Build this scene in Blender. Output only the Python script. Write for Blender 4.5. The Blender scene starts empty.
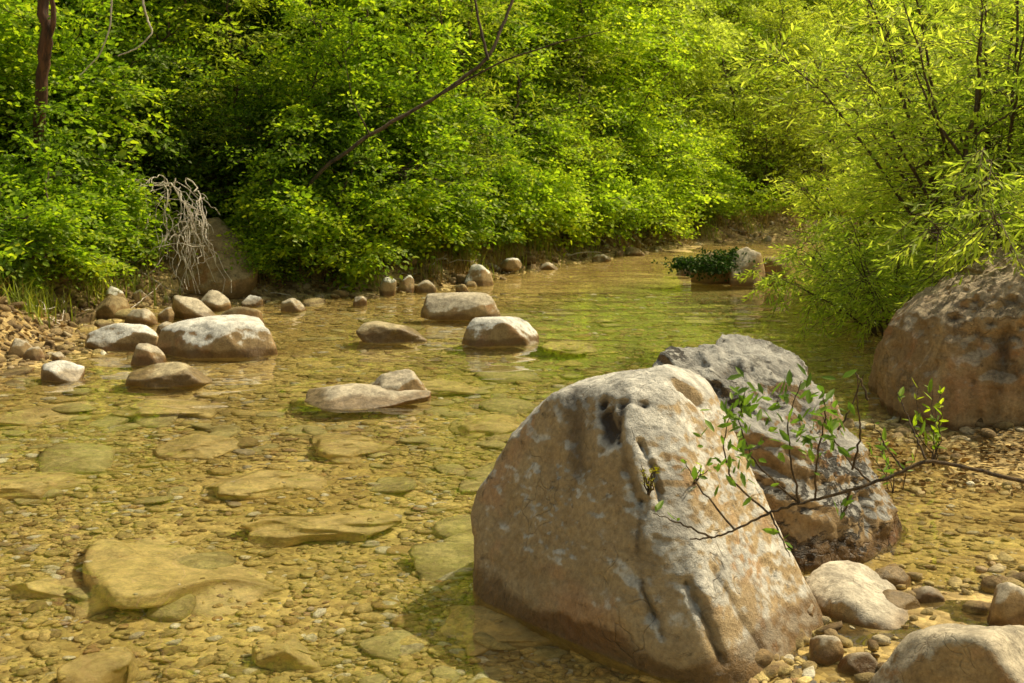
import bpy, bmesh, math, random
import numpy as np
from mathutils import Vector
R = math.radians
SC = bpy.context.scene
COL = SC.collection
rng = np.random.default_rng(7)
random.seed(7)

# ------------------------------------------------------------------ camera maths (used only to read real positions off the photo)
F = 1223.0; CX, CY = 512.0, 341.5; HZ = 150.0; CAMZ = 1.7
PITCH = math.atan((CY - HZ) / F)
def ray(px, py):
    a = (px - CX) / F; b = (CY - py) / F
    c, s = math.cos(PITCH), math.sin(PITCH)
    return np.array([a, c + b * s, -s + b * c])
def W(px, py, z=0.0):
    d = ray(px, py); t = (z - CAMZ) / d[2]
    return np.array([0, 0, CAMZ]) + d * t
def P(px, py, Y):
    d = ray(px, py); return np.array([0, 0, CAMZ]) + d * (Y / d[1])
def project(co):
    c, s = math.cos(PITCH), math.sin(PITCH)
    q = co - np.array([0, 0, CAMZ])
    z = q[:, 1] * c - q[:, 2] * s; u = q[:, 1] * s + q[:, 2] * c
    return np.stack([CX + F * q[:, 0] / z, CY - F * u / z], 1)

# ------------------------------------------------------------------ numpy noise
_perm = np.random.default_rng(3).permutation(4096).astype(np.int64)
_val = np.random.default_rng(4).uniform(-1, 1, 4096)
def vnoise(p):
    i = np.floor(p).astype(np.int64); f = p - i
    f = f * f * f * (f * (f * 6 - 15) + 10)
    def h(dx, dy, dz):
        return _val[_perm[(_perm[(_perm[(i[:, 0] + dx) & 4095] + i[:, 1] + dy) & 4095] + i[:, 2] + dz) & 4095]]
    x, y, z = f[:, 0], f[:, 1], f[:, 2]
    a = h(0,0,0)*(1-x)+h(1,0,0)*x; b = h(0,1,0)*(1-x)+h(1,1,0)*x
    c = h(0,0,1)*(1-x)+h(1,0,1)*x; d = h(0,1,1)*(1-x)+h(1,1,1)*x
    return (a*(1-y)+b*y)*(1-z)+(c*(1-y)+d*y)*z
def fbm(p, octv=4, gain=0.5, ridged=False):
    r = 0; a = 1.0; t = 0
    for k in range(octv):
        n = vnoise(p * (2.03 ** k) + 17.3 * k + 100)
        if ridged: n = 1 - 2 * np.abs(n)
        r = r + a * n; t += a; a *= gain
    return r / t
def sstep(a, b, x):
    t = np.clip((x - a) / (b - a), 0, 1); return t * t * (3 - 2 * t)

# ------------------------------------------------------------------ object helpers
def mesh_np(name, verts, faces_list, mat, smooth=True, attrs=None):
    """faces_list: list of (n,k) int arrays"""
    me = bpy.data.meshes.new(name)
    verts = np.asarray(verts, dtype=np.float32)
    faces_list = [np.asarray(f) for f in faces_list if len(f)]
    nl = sum(f.size for f in faces_list); nf = sum(len(f) for f in faces_list)
    me.vertices.add(len(verts)); me.vertices.foreach_set('co', verts.ravel())
    me.loops.add(nl); me.polygons.add(nf)
    li = np.concatenate([f.ravel() for f in faces_list]).astype(np.int32)
    tot = np.concatenate([np.full(len(f), f.shape[1], dtype=np.int32) for f in faces_list])
    st = np.concatenate([[0], np.cumsum(tot)[:-1]]).astype(np.int32)
    me.loops.foreach_set('vertex_index', li)
    me.polygons.foreach_set('loop_start', st); me.polygons.foreach_set('loop_total', tot)
    me.polygons.foreach_set('use_smooth', np.full(nf, smooth, dtype=bool))
    me.update(calc_edges=True)
    for k, v in (attrs or {}).items():
        at = me.attributes.new(k, 'FLOAT', 'POINT'); at.data.foreach_set('value', np.asarray(v, dtype=np.float32))
    me.materials.append(mat)
    return me
def obj(name, me, parent=None):
    o = bpy.data.objects.new(name, me); COL.objects.link(o)
    if parent is not None: o.parent = parent
    return o
def tag(o, label=None, cat=None, group=None, kind=None):
    if label: o['label'] = label
    if cat: o['category'] = cat
    if group: o['group'] = group
    if kind: o['kind'] = kind
    return o
def empty(name, loc, rz=0, sc=1.0):
    o = bpy.data.objects.new(name, None); COL.objects.link(o)
    o.location = [float(v) for v in loc]; o.rotation_euler = (0, 0, rz)
    o.scale = (sc, sc, sc) if np.isscalar(sc) else sc
    o.empty_display_size = .1
    return o

class MB:
    def __init__(s): s.v = []; s.f = {}; s.n = 0
    def add(s, v, *fs):
        v = np.asarray(v, float).reshape(-1, 3)
        for f in fs:
            f = np.asarray(f, dtype=np.int64)
            s.f.setdefault(f.shape[1], []).append(f + s.n)
        s.v.append(v); s.n += len(v)
    def tube(s, pts, rad, sides=6):
        pts = np.asarray(pts, float); n = len(pts)
        rad = np.broadcast_to(np.asarray(rad, float), (n,))
        t = np.gradient(pts, axis=0); t /= np.linalg.norm(t, axis=1)[:, None] + 1e-9
        ref = np.array([0.31, 0.17, 0.93]);
        if abs(t[0] @ ref) > .93: ref = np.array([1., .1, 0])
        u = np.cross(t, ref); u /= np.linalg.norm(u, axis=1)[:, None] + 1e-9
        w = np.cross(t, u)
        a = np.arange(sides) * 2 * np.pi / sides
        ring = pts[:, None] + rad[:, None, None] * (np.cos(a)[None, :, None] * u[:, None] + np.sin(a)[None, :, None] * w[:, None])
        i = np.arange(n - 1)[:, None] * sides; j = np.arange(sides)[None]; k = (j + 1) % sides
        q = np.stack([i + j, i + k, i + sides + k, i + sides + j], -1).reshape(-1, 4)
        s.add(ring.reshape(-1, 3), q)
    def mesh(s, name, mat, smooth=True):
        return mesh_np(name, np.concatenate(s.v), [np.concatenate(f) for f in s.f.values()], mat, smooth)

def curve_pts(a, b, n=8, wob=.1, sag=0., r=None):
    r = r or rng
    a = np.asarray(a, float); b = np.asarray(b, float); L = np.linalg.norm(b - a)
    t = np.linspace(0, 1, n)[:, None]
    p = a + (b - a) * t
    off = np.cumsum(r.normal(0, 1, (n, 3)), 0); off -= off[0] + (off[-1] - off[0]) * t
    p = p + off * wob * L / n
    p[:, 2] -= sag * L * 4 * (t * (1 - t))[:, 0]
    return p

# ------------------------------------------------------------------ material helpers
def new_mat(name):
    m = bpy.data.materials.new(name); m.use_nodes = True
    nt = m.node_tree; nt.nodes.clear()
    return m, nt
class NB:
    def __init__(s, nt): s.nt = nt
    def n(s, typ, ins=None, **props):
        nd = s.nt.nodes.new(typ)
        for k, v in props.items(): setattr(nd, k, v)
        for k, v in (ins or {}).items():
            if isinstance(v, bpy.types.NodeSocket): s.nt.links.new(v, nd.inputs[k])
            else: nd.inputs[k].default_value = v
        return nd
    def math(s, op, a, b=0.0, c=0.0):
        nd = s.n('ShaderNodeMath', {0: a, 1: b, 2: c}, operation=op); return nd.outputs[0]
    def mix(s, f, a, b, mode='MIX'):
        nd = s.nt.nodes.new('ShaderNodeMix'); nd.data_type = 'RGBA'; nd.blend_type = mode
        for k, v in ((0, f), (6, a), (7, b)):
            if isinstance(v, bpy.types.NodeSocket): s.nt.links.new(v, nd.inputs[k])
            else: nd.inputs[k].default_value = v if k == 0 else (*v, 1)
        return nd.outputs[2]
    def ramp(s, f, stops, interp='LINEAR'):
        nd = s.n('ShaderNodeValToRGB', {0: f}); cr = nd.color_ramp; cr.interpolation = interp
        while len(cr.elements) > 1: cr.elements.remove(cr.elements[-1])
        for i, (p, c) in enumerate(stops):
            e = cr.elements[0] if i == 0 else cr.elements.new(p)
            e.position = p; e.color = (*c, 1) if not np.isscalar(c) else (c, c, c, 1)
        return nd.outputs[0]
    def noise(s, vec, scale, detail=4, rough=.55, dist=0.):
        nd = s.n('ShaderNodeTexNoise', {'Vector': vec, 'Scale': scale, 'Detail': detail, 'Roughness': rough, 'Distortion': dist})
        return nd.outputs[0]
    def sm(s, f, a, b):
        nd = s.n('ShaderNodeMapRange', {0: f, 1: a, 2: b}, interpolation_type='SMOOTHSTEP'); return nd.outputs[0]
    def scaled(s, vec, sc, rot=(0,0,0)):
        nd = s.n('ShaderNodeMapping', {'Vector': vec, 'Scale': sc, 'Rotation': rot}); return nd.outputs[0]
    def bump(s, h, strength, dist, normal=None):
        ins = {'Height': h, 'Strength': strength, 'Distance': dist}
        if normal is not None: ins['Normal'] = normal
        return s.n('ShaderNodeBump', ins).outputs[0]
    def attr(s, name): return s.n('ShaderNodeAttribute', attribute_name=name).outputs['Fac']

def leaf_material(name, c0, c1, c2, trans=.5, tcol=(1.0, 1.0, .5), tgain=1.7, gloss=.03):
    m, nt = new_mat(name); b = NB(nt)
    g = b.n('ShaderNodeNewGeometry'); oi = b.n('ShaderNodeObjectInfo')
    big = b.noise(g.outputs['Position'], .9, 2)
    f = b.math('ADD', b.math('MULTIPLY', g.outputs['Random Per Island'], .75), b.math('MULTIPLY', b.math('SUBTRACT', big, .5), 1.1))
    f = b.math('ADD', f, b.math('MULTIPLY', oi.outputs['Random'], .26))
    col = b.ramp(f, [(0.0, c0), (.5, c1), (1.0, c2)])
    dif = b.n('ShaderNodeBsdfDiffuse', {'Color': col}).outputs[0]
    tc = b.mix(1.0, col, tuple(min(4, t * tgain) for t in tcol), 'MULTIPLY')
    tr = b.n('ShaderNodeBsdfTranslucent', {'Color': tc}).outputs[0]
    mx = b.n('ShaderNodeMixShader', {0: trans, 1: dif, 2: tr}).outputs[0]
    gl = b.n('ShaderNodeBsdfGlossy', {'Color': (1, 1, .6, 1), 'Roughness': .5}).outputs[0]
    mx = b.n('ShaderNodeMixShader', {0: gloss, 1: mx, 2: gl}).outputs[0]
    b.n('ShaderNodeOutputMaterial', {0: mx})
    return m

def rock_material(name, base=(.40, .29, .15), dark=(.25, .16, .07), top=(.60, .56, .46), topamt=1.0, wetz=.08, spotty=.4, streak=.5, algae=(.50, .38, .12), bumpd=.02, sc=1.0, fiss=.12):
    m, nt = new_mat(name); b = NB(nt)
    tc = b.n('ShaderNodeTexCoord'); oi = b.n('ShaderNodeObjectInfo'); g = b.n('ShaderNodeNewGeometry')
    off = b.n('ShaderNodeCombineXYZ', {0: b.math('MULTIPLY', oi.outputs['Random'], 37.), 1: b.math('MULTIPLY', oi.outputs['Random'], 11.)}).outputs[0]
    v = b.n('ShaderNodeVectorMath', {0: tc.outputs['Object'], 1: off}, operation='ADD').outputs[0]
    n1 = b.noise(v, 2.2 * sc, 5, .6, .4); n2 = b.noise(v, 9 * sc, 10, .68); n3 = b.noise(v, 45 * sc, 8, .75)
    vs = b.noise(b.scaled(v, (5 * sc, 5 * sc, 1.1 * sc)), 1.0, 5, .6, .5)
    f = b.math('ADD', b.math('MULTIPLY', n1, .5), b.math('MULTIPLY', n2, .5))
    col = b.mix(b.sm(f, .36, .62), dark, base)
    col = b.mix(b.math('MULTIPLY', b.sm(vs, .5, .68), streak), col, tuple(c * 1.22 for c in base))
    pk = b.noise(v, 3.1 * sc, 3, .5, .8)
    col = b.mix(b.math('MULTIPLY', b.sm(pk, .52, .72), .5), col, (base[0] * 1.15, base[1] * .82, base[2] * .75))
    # pale upper faces: weathering, plus sunlit white put into the colour
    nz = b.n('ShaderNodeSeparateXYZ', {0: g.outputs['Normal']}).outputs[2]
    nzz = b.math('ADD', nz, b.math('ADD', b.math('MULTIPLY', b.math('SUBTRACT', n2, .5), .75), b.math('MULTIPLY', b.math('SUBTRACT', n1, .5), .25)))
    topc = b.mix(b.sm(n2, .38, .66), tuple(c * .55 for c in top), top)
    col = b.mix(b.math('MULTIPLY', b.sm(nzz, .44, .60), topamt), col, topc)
    # dark lichen spots and pores
    sp = b.noise(v, 16 * sc, 6, .75, .3)
    col = b.mix(b.math('MULTIPLY', b.sm(sp, .6, .72), b.math('MULTIPLY', b.math('ADD', .3, b.sm(nz, .0, .5)), spotty)), col, (.07, .06, .045))
    rd = b.math('ABSOLUTE', b.math('SUBTRACT', b.noise(b.scaled(v, (2.6 * sc, 2.6 * sc, 5.0 * sc), (.5, .35, .2)), 1.0, 8, .66, .25), .5))
    fs = b.math('MULTIPLY', b.math('SUBTRACT', 1.0, b.sm(rd, .004, .034)), b.math('MULTIPLY', b.math('MULTIPLY', b.sm(n1, .42, .56), b.sm(nz, .0, .4)), fiss))
    col = b.mix(fs, col, (.06, .05, .04))
    gr = b.sm(n3, .3, .7)
    col = b.mix(.55, col, b.mix(gr, (.45, .42, .36), (1.25, 1.22, 1.15)), 'MULTIPLY')
    stain_and_shade = b.attr('stain_and_shade')  # dark marks of the stone, plus a hollow's shade painted in
    col = b.mix(b.math('MINIMUM', stain_and_shade, .93), col, (.035, .024, .018))
    # wet band near and algae below the water line
    z = b.n('ShaderNodeSeparateXYZ', {0: g.outputs['Position']}).outputs[2]
    zz = b.math('ADD', z, b.math('MULTIPLY', b.math('SUBTRACT', b.noise(v, 3.0 * sc, 5, .6), .5), -.24 * min(1, wetz / .08)))
    wet = b.math('SUBTRACT', 1.0, b.sm(zz, wetz, wetz + .035))
    col = b.mix(wet, col, b.mix(1.0, col, (.50, .42, .32), 'MULTIPLY'))
    und = b.math('SUBTRACT', 1.0, b.sm(z, -.02, .012))
    al = b.mix(b.sm(n2, .35, .65), tuple(c * .45 for c in algae), algae)
    al = b.mix(b.math('MULTIPLY', gr, .5), al, tuple(min(1, c * 1.5) for c in algae))
    al = b.mix(b.math('MULTIPLY', b.sm(b.noise(v, 1.7 * sc, 5, .65, .6), .46, .62), .55), al, (algae[0] * .45, algae[1] * .42, algae[2] * .35))
    col = b.mix(b.math('MULTIPLY', und, .88), col, al)
    cr = b.n('ShaderNodeTexVoronoi', {'Vector': b.n('ShaderNodeVectorMath', {0: v, 1: b.n('ShaderNodeTexNoise', {'Vector': v, 'Scale': 4.}).outputs[1]}, operation='ADD').outputs[0], 'Scale': 2.1 * sc}, feature='DISTANCE_TO_EDGE').outputs[0]
    crk = b.math('MULTIPLY', b.math('SUBTRACT', 1.0, b.sm(cr, .0, .018)), b.sm(n1, .5, .6))
    col = b.mix(b.math('MULTIPLY', crk, .25), col, (.04, .03, .02))
    h = b.math('ADD', b.math('MULTIPLY', n2, .9), b.math('MULTIPLY', n3, .28))
    h = b.math('ADD', h, b.math('MULTIPLY', vs, .5))
    h = b.math('SUBTRACT', h, b.math('MULTIPLY', crk, .2))
    h = b.math('ADD', h, b.math('MULTIPLY', b.noise(v, 140 * sc, 4, .7), .14))
    h = b.math('SUBTRACT', h, b.math('MULTIPLY', b.sm(sp, .6, .72), .2))
    h = b.math('SUBTRACT', h, b.math('MULTIPLY', fs, .9))
    nrm = b.bump(h, 1.0, bumpd)
    rough = b.math('SUBTRACT', .88, b.math('MULTIPLY', wet, .5))
    p = b.n('ShaderNodeBsdfPrincipled', {'Base Color': col, 'Roughness': rough, 'Normal': nrm, 'Specular IOR Level': .3})
    b.n('ShaderNodeOutputMaterial', {0: p.outputs[0]})
    return m

def bark_material(name, c0, c1, sc=1.0):
    m, nt = new_mat(name); b = NB(nt)
    tc = b.n('ShaderNodeTexCoord').outputs['Object']
    n = b.noise(b.scaled(tc, (14 * sc, 14 * sc, 2.5 * sc)), 1.0, 6, .7, .4)
    col = b.mix(b.sm(n, .35, .65), c0, c1)
    p = b.n('ShaderNodeBsdfPrincipled', {'Base Color': col, 'Roughness': .9, 'Normal': b.bump(n, .8, .02)})
    b.n('ShaderNodeOutputMaterial', {0: p.outputs[0]}); return m

M = {}
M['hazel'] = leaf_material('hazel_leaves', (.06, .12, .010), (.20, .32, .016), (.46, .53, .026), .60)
M['dark_leaf'] = leaf_material('shade_leaves', (.028, .062, .008), (.085, .16, .012), (.24, .32, .018), .58)  # darker species, with the wood's deep shade also put into the colour
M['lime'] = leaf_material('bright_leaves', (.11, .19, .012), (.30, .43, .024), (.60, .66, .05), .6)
M['pale'] = leaf_material('hazed_far_leaves', (.22, .28, .04), (.42, .50, .08), (.64, .68, .16), .6)  # distance haze put into a paler leaf colour
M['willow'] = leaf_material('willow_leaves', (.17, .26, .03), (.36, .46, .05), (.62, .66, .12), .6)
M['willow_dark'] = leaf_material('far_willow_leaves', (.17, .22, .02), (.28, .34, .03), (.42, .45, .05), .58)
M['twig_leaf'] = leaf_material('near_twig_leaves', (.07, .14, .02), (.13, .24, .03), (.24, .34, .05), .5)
M['grass'] = leaf_material('grass_blades', (.12, .17, .02), (.22, .26, .03), (.38, .34, .08), .45)
M['dry'] = leaf_material('dry_grass', (.17, .11, .035), (.30, .20, .06), (.44, .34, .12), .3, (1, .9, .6), 1.5)
M['litter'] = leaf_material('leaf_litter', (.09, .045, .014), (.20, .11, .03), (.36, .24, .09), .15, (1, .8, .5), 1.2)
M['moss'] = leaf_material('moss', (.010, .035, .006), (.018, .055, .008), (.04, .085, .01), .3)
M['yellow'] = leaf_material('yellow_weed', (.16, .16, .01), (.26, .24, .01), (.40, .34, .01), .5)
M['bark'] = bark_material('bark', (.035, .022, .012), (.13, .085, .045))
M['red_bark'] = bark_material('red_bark', (.04, .020, .010), (.16, .070, .032))
M['dead'] = bark_material('dead_wood', (.42, .34, .25), (.85, .76, .62), 2)
M['twig'] = bark_material('twig_bark', (.05, .032, .018), (.14, .09, .04), 4)

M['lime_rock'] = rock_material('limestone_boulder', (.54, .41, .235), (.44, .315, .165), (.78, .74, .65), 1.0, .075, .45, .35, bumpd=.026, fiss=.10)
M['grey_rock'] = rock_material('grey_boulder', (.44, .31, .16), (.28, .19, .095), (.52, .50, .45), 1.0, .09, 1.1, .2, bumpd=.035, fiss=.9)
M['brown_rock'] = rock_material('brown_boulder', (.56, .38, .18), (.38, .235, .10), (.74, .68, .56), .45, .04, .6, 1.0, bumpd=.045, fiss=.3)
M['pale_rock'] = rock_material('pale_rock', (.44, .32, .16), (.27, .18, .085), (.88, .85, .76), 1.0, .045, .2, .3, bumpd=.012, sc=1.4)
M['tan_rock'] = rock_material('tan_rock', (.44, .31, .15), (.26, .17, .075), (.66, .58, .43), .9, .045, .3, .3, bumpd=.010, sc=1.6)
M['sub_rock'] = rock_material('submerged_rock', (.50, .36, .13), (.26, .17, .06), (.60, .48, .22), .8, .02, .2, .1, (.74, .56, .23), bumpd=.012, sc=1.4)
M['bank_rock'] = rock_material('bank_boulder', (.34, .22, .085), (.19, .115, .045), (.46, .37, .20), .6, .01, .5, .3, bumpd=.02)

# ------------------------------------------------------------------ terrain
POLY = np.array([(-6.5, -8), (-5.6, 4), (-4.9, 7.5), (-4.15, 9.3), (-4.0, 10.5), (-4.2, 12.3), (-3.7, 13.6), (-2.2, 14.3), (-.8, 15.3),
    (.7, 18.4), (2.2, 20.8), (3.4, 22.4), (5.4, 23.8), (9, 25), (16, 26.5), (34, 28), (34, 23), (16, 20.5), (11, 19.8), (7, 18.2),
    (5.1, 16.5), (4.4, 15), (4.0, 12), (3.4, 9.5), (3.0, 8), (2.5, 7.3), (2.3, 6.8), (2.5, 6.3), (3.3, 5.9), (3.3, 4.9), (2.2, 4.45), (1.5, 4.35), (1.15, 4.0), (1.1, 3), (1.1, -8)], float)
def channel_dist(p):
    """signed distance to the channel edge, positive in the water; p (n,2)"""
    d2 = np.full(len(p), 1e9); ins = np.zeros(len(p), bool)
    A = POLY; B = np.roll(POLY, -1, 0)
    for a, b in zip(A, B):
        ab = b - a; t = np.clip(((p - a) @ ab) / (ab @ ab), 0, 1)
        q = p - (a + t[:, None] * ab); d2 = np.minimum(d2, (q ** 2).sum(1))
        c = (a[1] > p[:, 1]) != (b[1] > p[:, 1])
        with np.errstate(divide='ignore', invalid='ignore'):
            xi = a[0] + (p[:, 1] - a[1]) * (b[0] - a[0]) / (b[1] - a[1])
        ins ^= c & (p[:, 0] < xi)
    d = np.sqrt(d2); return np.where(ins, d, -d)
def height(x, y, full=False):
    x = np.atleast_1d(np.asarray(x, float)); y = np.atleast_1d(np.asarray(y, float))
    p2 = np.stack([x, y], 1); d = channel_dist(p2)
    p3 = np.stack([x, y, x * 0], 1)
    d = d + .22 * fbm(p3 * 1.3, 3)
    beach = sstep(0.2, .8, x) * sstep(9.5, 6.5, y)               # gentle shore at the right
    pool = np.exp(-(((x - 1.8) / 2.0) ** 2 + ((y - 11.5) / 4.0) ** 2))
    dep = (.10 + .14 * sstep(.3, 2.5, d) + .32 * pool) * sstep(0, .9, d) * (1 - .55 * beach)
    riffle = sstep(18.5, 20.5, y)
    dep = dep * (1 - .8 * riffle)
    o = -d
    bank = .32 * sstep(0, .7, o) + .10 * np.clip(o, 0, 3) + .38 * np.clip(o - 2.5, 0, 1e9)
    bank = np.where(o > 30, bank - .3 * (o - 30), bank)
    bank = bank * (1 - beach) + beach * (.004 + .012 * np.clip(o, 0, 2) + .3 * np.clip(o - 2, 0, 1e9))
    z = np.where(d > 0, -dep, bank)
    z = z + (.035 * fbm(p3 * 1.1, 3) + .022 * fbm(p3 * 4.0, 4)) * (1 - .72 * beach) + np.where(d < 0, .12 * fbm(p3 * .9 + 9, 4) * sstep(0, .6, o), 0) * (1 - beach * .8)
    return (z, d) if full else z
def H1(x, y): return float(height(x, y)[0])

def axis(a, b, c, d, fine, n):
    """coordinates dense between b and c"""
    m = np.arange(b, c, fine)
    l = b - np.geomspace(fine, b - a, n)[::-1]; r = c + np.geomspace(fine, d - c, n)
    return np.concatenate([l, m, r])
xs = axis(-90, -5, 5, 90, .035, 90); ys = axis(-12, 3.2, 15, 120, .04, 110)
X, Y = np.meshgrid(xs, ys); z, dd = height(X.ravel(), Y.ravel(), True)
nx, ny = len(xs), len(ys)
i = (np.arange(ny - 1)[:, None] * nx + np.arange(nx - 1)[None]).ravel()
m, nt = new_mat('creek_ground'); b = NB(nt)
g = b.n('ShaderNodeNewGeometry'); pos = g.outputs['Position']; zz = b.n('ShaderNodeSeparateXYZ', {0: pos}).outputs[2]
n1 = b.noise(pos, 1.2, 5, .6); n2 = b.noise(pos, 14, 5, .65); n3 = b.noise(pos, 60, 4, .7)
vor = b.n('ShaderNodeTexVoronoi', {'Vector': pos, 'Scale': 26.}, feature='F1')
bedc = b.mix(b.sm(n1, .35, .65), (.44, .32, .10), (.74, .58, .22))
bedc = b.mix(b.math('MULTIPLY', b.sm(n2, .4, .62), .6), bedc, (.36, .26, .09))
vcol = b.ramp(b.n('ShaderNodeSeparateColor', {0: vor.outputs['Color']}).outputs[0], [(0, (.45, .40, .34)), (.5, (.9, .88, .85)), (1, (1.35, 1.3, 1.15))])
bedc = b.mix(.6, bedc, vcol, 'MULTIPLY')
sand = b.mix(.7, b.mix(b.sm(b.noise(b.scaled(pos, (3, 7, 1)), 1.0, 5, .65, .8), .38, .6), (.20, .125, .045), (.52, .38, .16)), vcol, 'MULTIPLY')
soil = b.mix(b.sm(n2, .35, .65), (.08, .05, .02), (.24, .155, .065))
bedc = b.mix(b.math('MULTIPLY', b.sm(zz, -.22, -.45), .6), bedc, (.22, .30, .06))
col = b.mix(b.sm(b.math('ADD', zz, b.math('MULTIPLY', b.math('SUBTRACT', n1, .5), .06)), -.03, .03), bedc, sand)
col = b.mix(b.sm(b.attr('bank'), .35, 1.3), col, soil)
h = b.math('ADD', b.math('MULTIPLY', n2, .5), b.math('MULTIPLY', n3, .3)); h = b.math('SUBTRACT', h, b.math('MULTIPLY', vor.outputs['Distance'], .7))
p = b.n('ShaderNodeBsdfPrincipled', {'Base Color': col, 'Roughness': .85, 'Specular IOR Level': .25, 'Normal': b.bump(h, .8, .03)})
b.n('ShaderNodeOutputMaterial', {0: p.outputs[0]})
M['ground'] = m
beachv = sstep(.2, .8, X.ravel()) * sstep(9.5, 6.5, Y.ravel())
ground = obj('ground', mesh_np('ground', np.stack([X.ravel(), Y.ravel(), z], 1), [np.stack([i, i + 1, i + nx + 1, i + nx], 1)], m, True, {'bank': -dd * (1 - beachv)}))
tag(ground, kind='structure')

# ------------------------------------------------------------------ water
m, nt = new_mat('creek_water'); b = NB(nt)
b.n('ShaderNodeOutputMaterial', {0: b.n('ShaderNodeBsdfGlass', {'Color': (.995, .995, .97, 1), 'Roughness': 0.0, 'IOR': 1.33}).outputs[0]})
wx = axis(-9, -4.6, 5, 36, .035, 70); wy = axis(-8, 3.2, 21, 32, .035, 50); WX, WY = np.meshgrid(wx, wy); nw = len(wx)
q = np.stack([WX.ravel(), WY.ravel(), WX.ravel() * 0], 1)
q[:, 0] += .25 * vnoise(q * .8 + 3)
run = .55 + .8 * sstep(-.2, .5, fbm(q * [.35, .5, 1] + 4, 2)) + 1.6 * sstep(17.5, 19.5, q[:, 1])
wz = .0075 * fbm(q * [1.2, 2.8, 1], 2) + run * (.0042 * fbm(q * [3.6, 7.5, 1] + 7, 2) + .0009 * vnoise(q * [9, 15, 1]))
i = (np.arange(len(wy) - 1)[:, None] * nw + np.arange(nw - 1)[None]).ravel()
water = obj('water', mesh_np('water', np.stack([WX.ravel(), WY.ravel(), wz], 1), [np.stack([i, i + 1, i + nw + 1, i + nw], 1)], m))
water.cycles.is_caustics_caster = True
tag(water, kind='structure')

# ------------------------------------------------------------------ rocks
_ico = {}
def ico(s):
    if s not in _ico:
        bm = bmesh.new(); bmesh.ops.create_icosphere(bm, subdivisions=s, radius=1)
        v = np.array([x.co[:] for x in bm.verts]); f = np.array([[q.index for q in x.verts] for x in bm.faces]); bm.free()
        _ico[s] = (v / np.linalg.norm(v, axis=1)[:, None], f)
    return _ico[s]
def softhull(dirs, N, D, p=16):
    inv = np.clip(dirs @ N.T, 0, None) / D[None]
    return ((inv ** p).sum(1)) ** (-1 / p)
def random_planes(r, n=12, flat=.0):
    N = r.normal(0, 1, (n, 3)); N /= np.linalg.norm(N, axis=1)[:, None]
    D = r.uniform(.72, 1.0, n)
    N = np.concatenate([N, [[0, 0, 1], [0, 0, -1], [1, 0, 0], [-1, 0, 0], [0, 1, 0], [0, -1, 0]]]); D = np.concatenate([D, [1 - flat, 1, 1, 1, 1, 1]])
    return N, D
def hull_planes(pts):
    c = pts.mean(0); bm = bmesh.new()
    for q in pts - c: bm.verts.new(q)
    bmesh.ops.convex_hull(bm, input=bm.verts[:]); bm.normal_update()
    N, D = [], []
    for f in sorted(bm.faces, key=lambda f: -f.calc_area()):
        n = np.array(f.normal); d = n @ np.array(f.verts[0].co)
        if d < 0: n, d = -n, -d
        if f.calc_area() < 1e-5: continue
        if any(n @ k > .985 for k in N): continue
        N.append(n); D.append(d)
    bm.free(); return c, np.array(N), np.array(D)

def rock_from_hull(name, pts, mat, label, cat, sub=6, p=22, amp=.03, freq=2.2, strata=0., pits=0., anchors=(), seed=1, group=None, chips=40, fine=.006):
    c, N, D = hull_planes(np.array(pts)); dirs, f = ico(sub)
    rc_ = np.random.default_rng(seed); nc = rc_.normal(0, 1, (chips, 3)); nc /= np.linalg.norm(nc, axis=1)[:, None]
    sup = np.array([((np.array(pts) - c) @ k).max() for k in nc])
    N = np.concatenate([N, nc]); D = np.concatenate([D, sup * rc_.uniform(.90, .985, chips)])
    r = softhull(dirs, N, D, p * 2.2) * 1.03; v = dirs * r[:, None] + c
    s = seed * 13.7
    n = amp * .6 * fbm(v * freq + s, 4, .5) + amp * .35 * fbm(v * freq * 2.7 + s, 4, .55, True) + fine * fbm(v * 11 + s, 5, .6) + fine * .8 * fbm(v * 26 + s, 3, .6, True)
    if strata:
        q = v @ np.array([[.92, -.25, .3], [.2, .95, .1], [-.35, 0, .93]])
        q = q * np.array([1.2, 1.2, 7.0]); n = n + strata * (sstep(-.35, .35, fbm(q + s, 3)) - .5) * sstep(.05, .45, v[:, 2])
        n = n + strata * .6 * fbm(v * 3.2 + s + 5, 3, .5, True) * sstep(.2, .6, v[:, 2])
    if pits:
        q = v * np.array([6, 6, 3.0]); k = fbm(q + s, 3)
        n = n - pits * sstep(.18, .5, k) * 1.3 + pits * 1.5 * fbm(v * np.array([5.5, 5.5, 1.1]) + s, 4, .55, True)
    v = v + dirs * n[:, None]
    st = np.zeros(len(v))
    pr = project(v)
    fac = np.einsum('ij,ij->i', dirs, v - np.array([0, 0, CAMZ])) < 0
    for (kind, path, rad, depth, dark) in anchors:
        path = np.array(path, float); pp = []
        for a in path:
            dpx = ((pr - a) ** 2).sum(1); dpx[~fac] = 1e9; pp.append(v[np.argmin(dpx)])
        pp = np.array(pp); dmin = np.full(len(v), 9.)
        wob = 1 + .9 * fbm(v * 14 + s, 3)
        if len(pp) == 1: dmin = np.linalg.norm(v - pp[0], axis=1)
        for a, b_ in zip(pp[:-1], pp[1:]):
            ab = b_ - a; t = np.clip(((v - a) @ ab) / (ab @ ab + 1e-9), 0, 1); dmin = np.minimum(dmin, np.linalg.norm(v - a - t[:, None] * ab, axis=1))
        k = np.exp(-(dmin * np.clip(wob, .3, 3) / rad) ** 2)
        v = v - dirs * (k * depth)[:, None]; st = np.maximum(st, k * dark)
    base = np.array([c[0], c[1], 0.0])
    o = obj(name, mesh_np(name, v - base, [f], mat, True, {'stain_and_shade': st})); o.location = base
    tag(o, label, cat, group); return o

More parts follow.
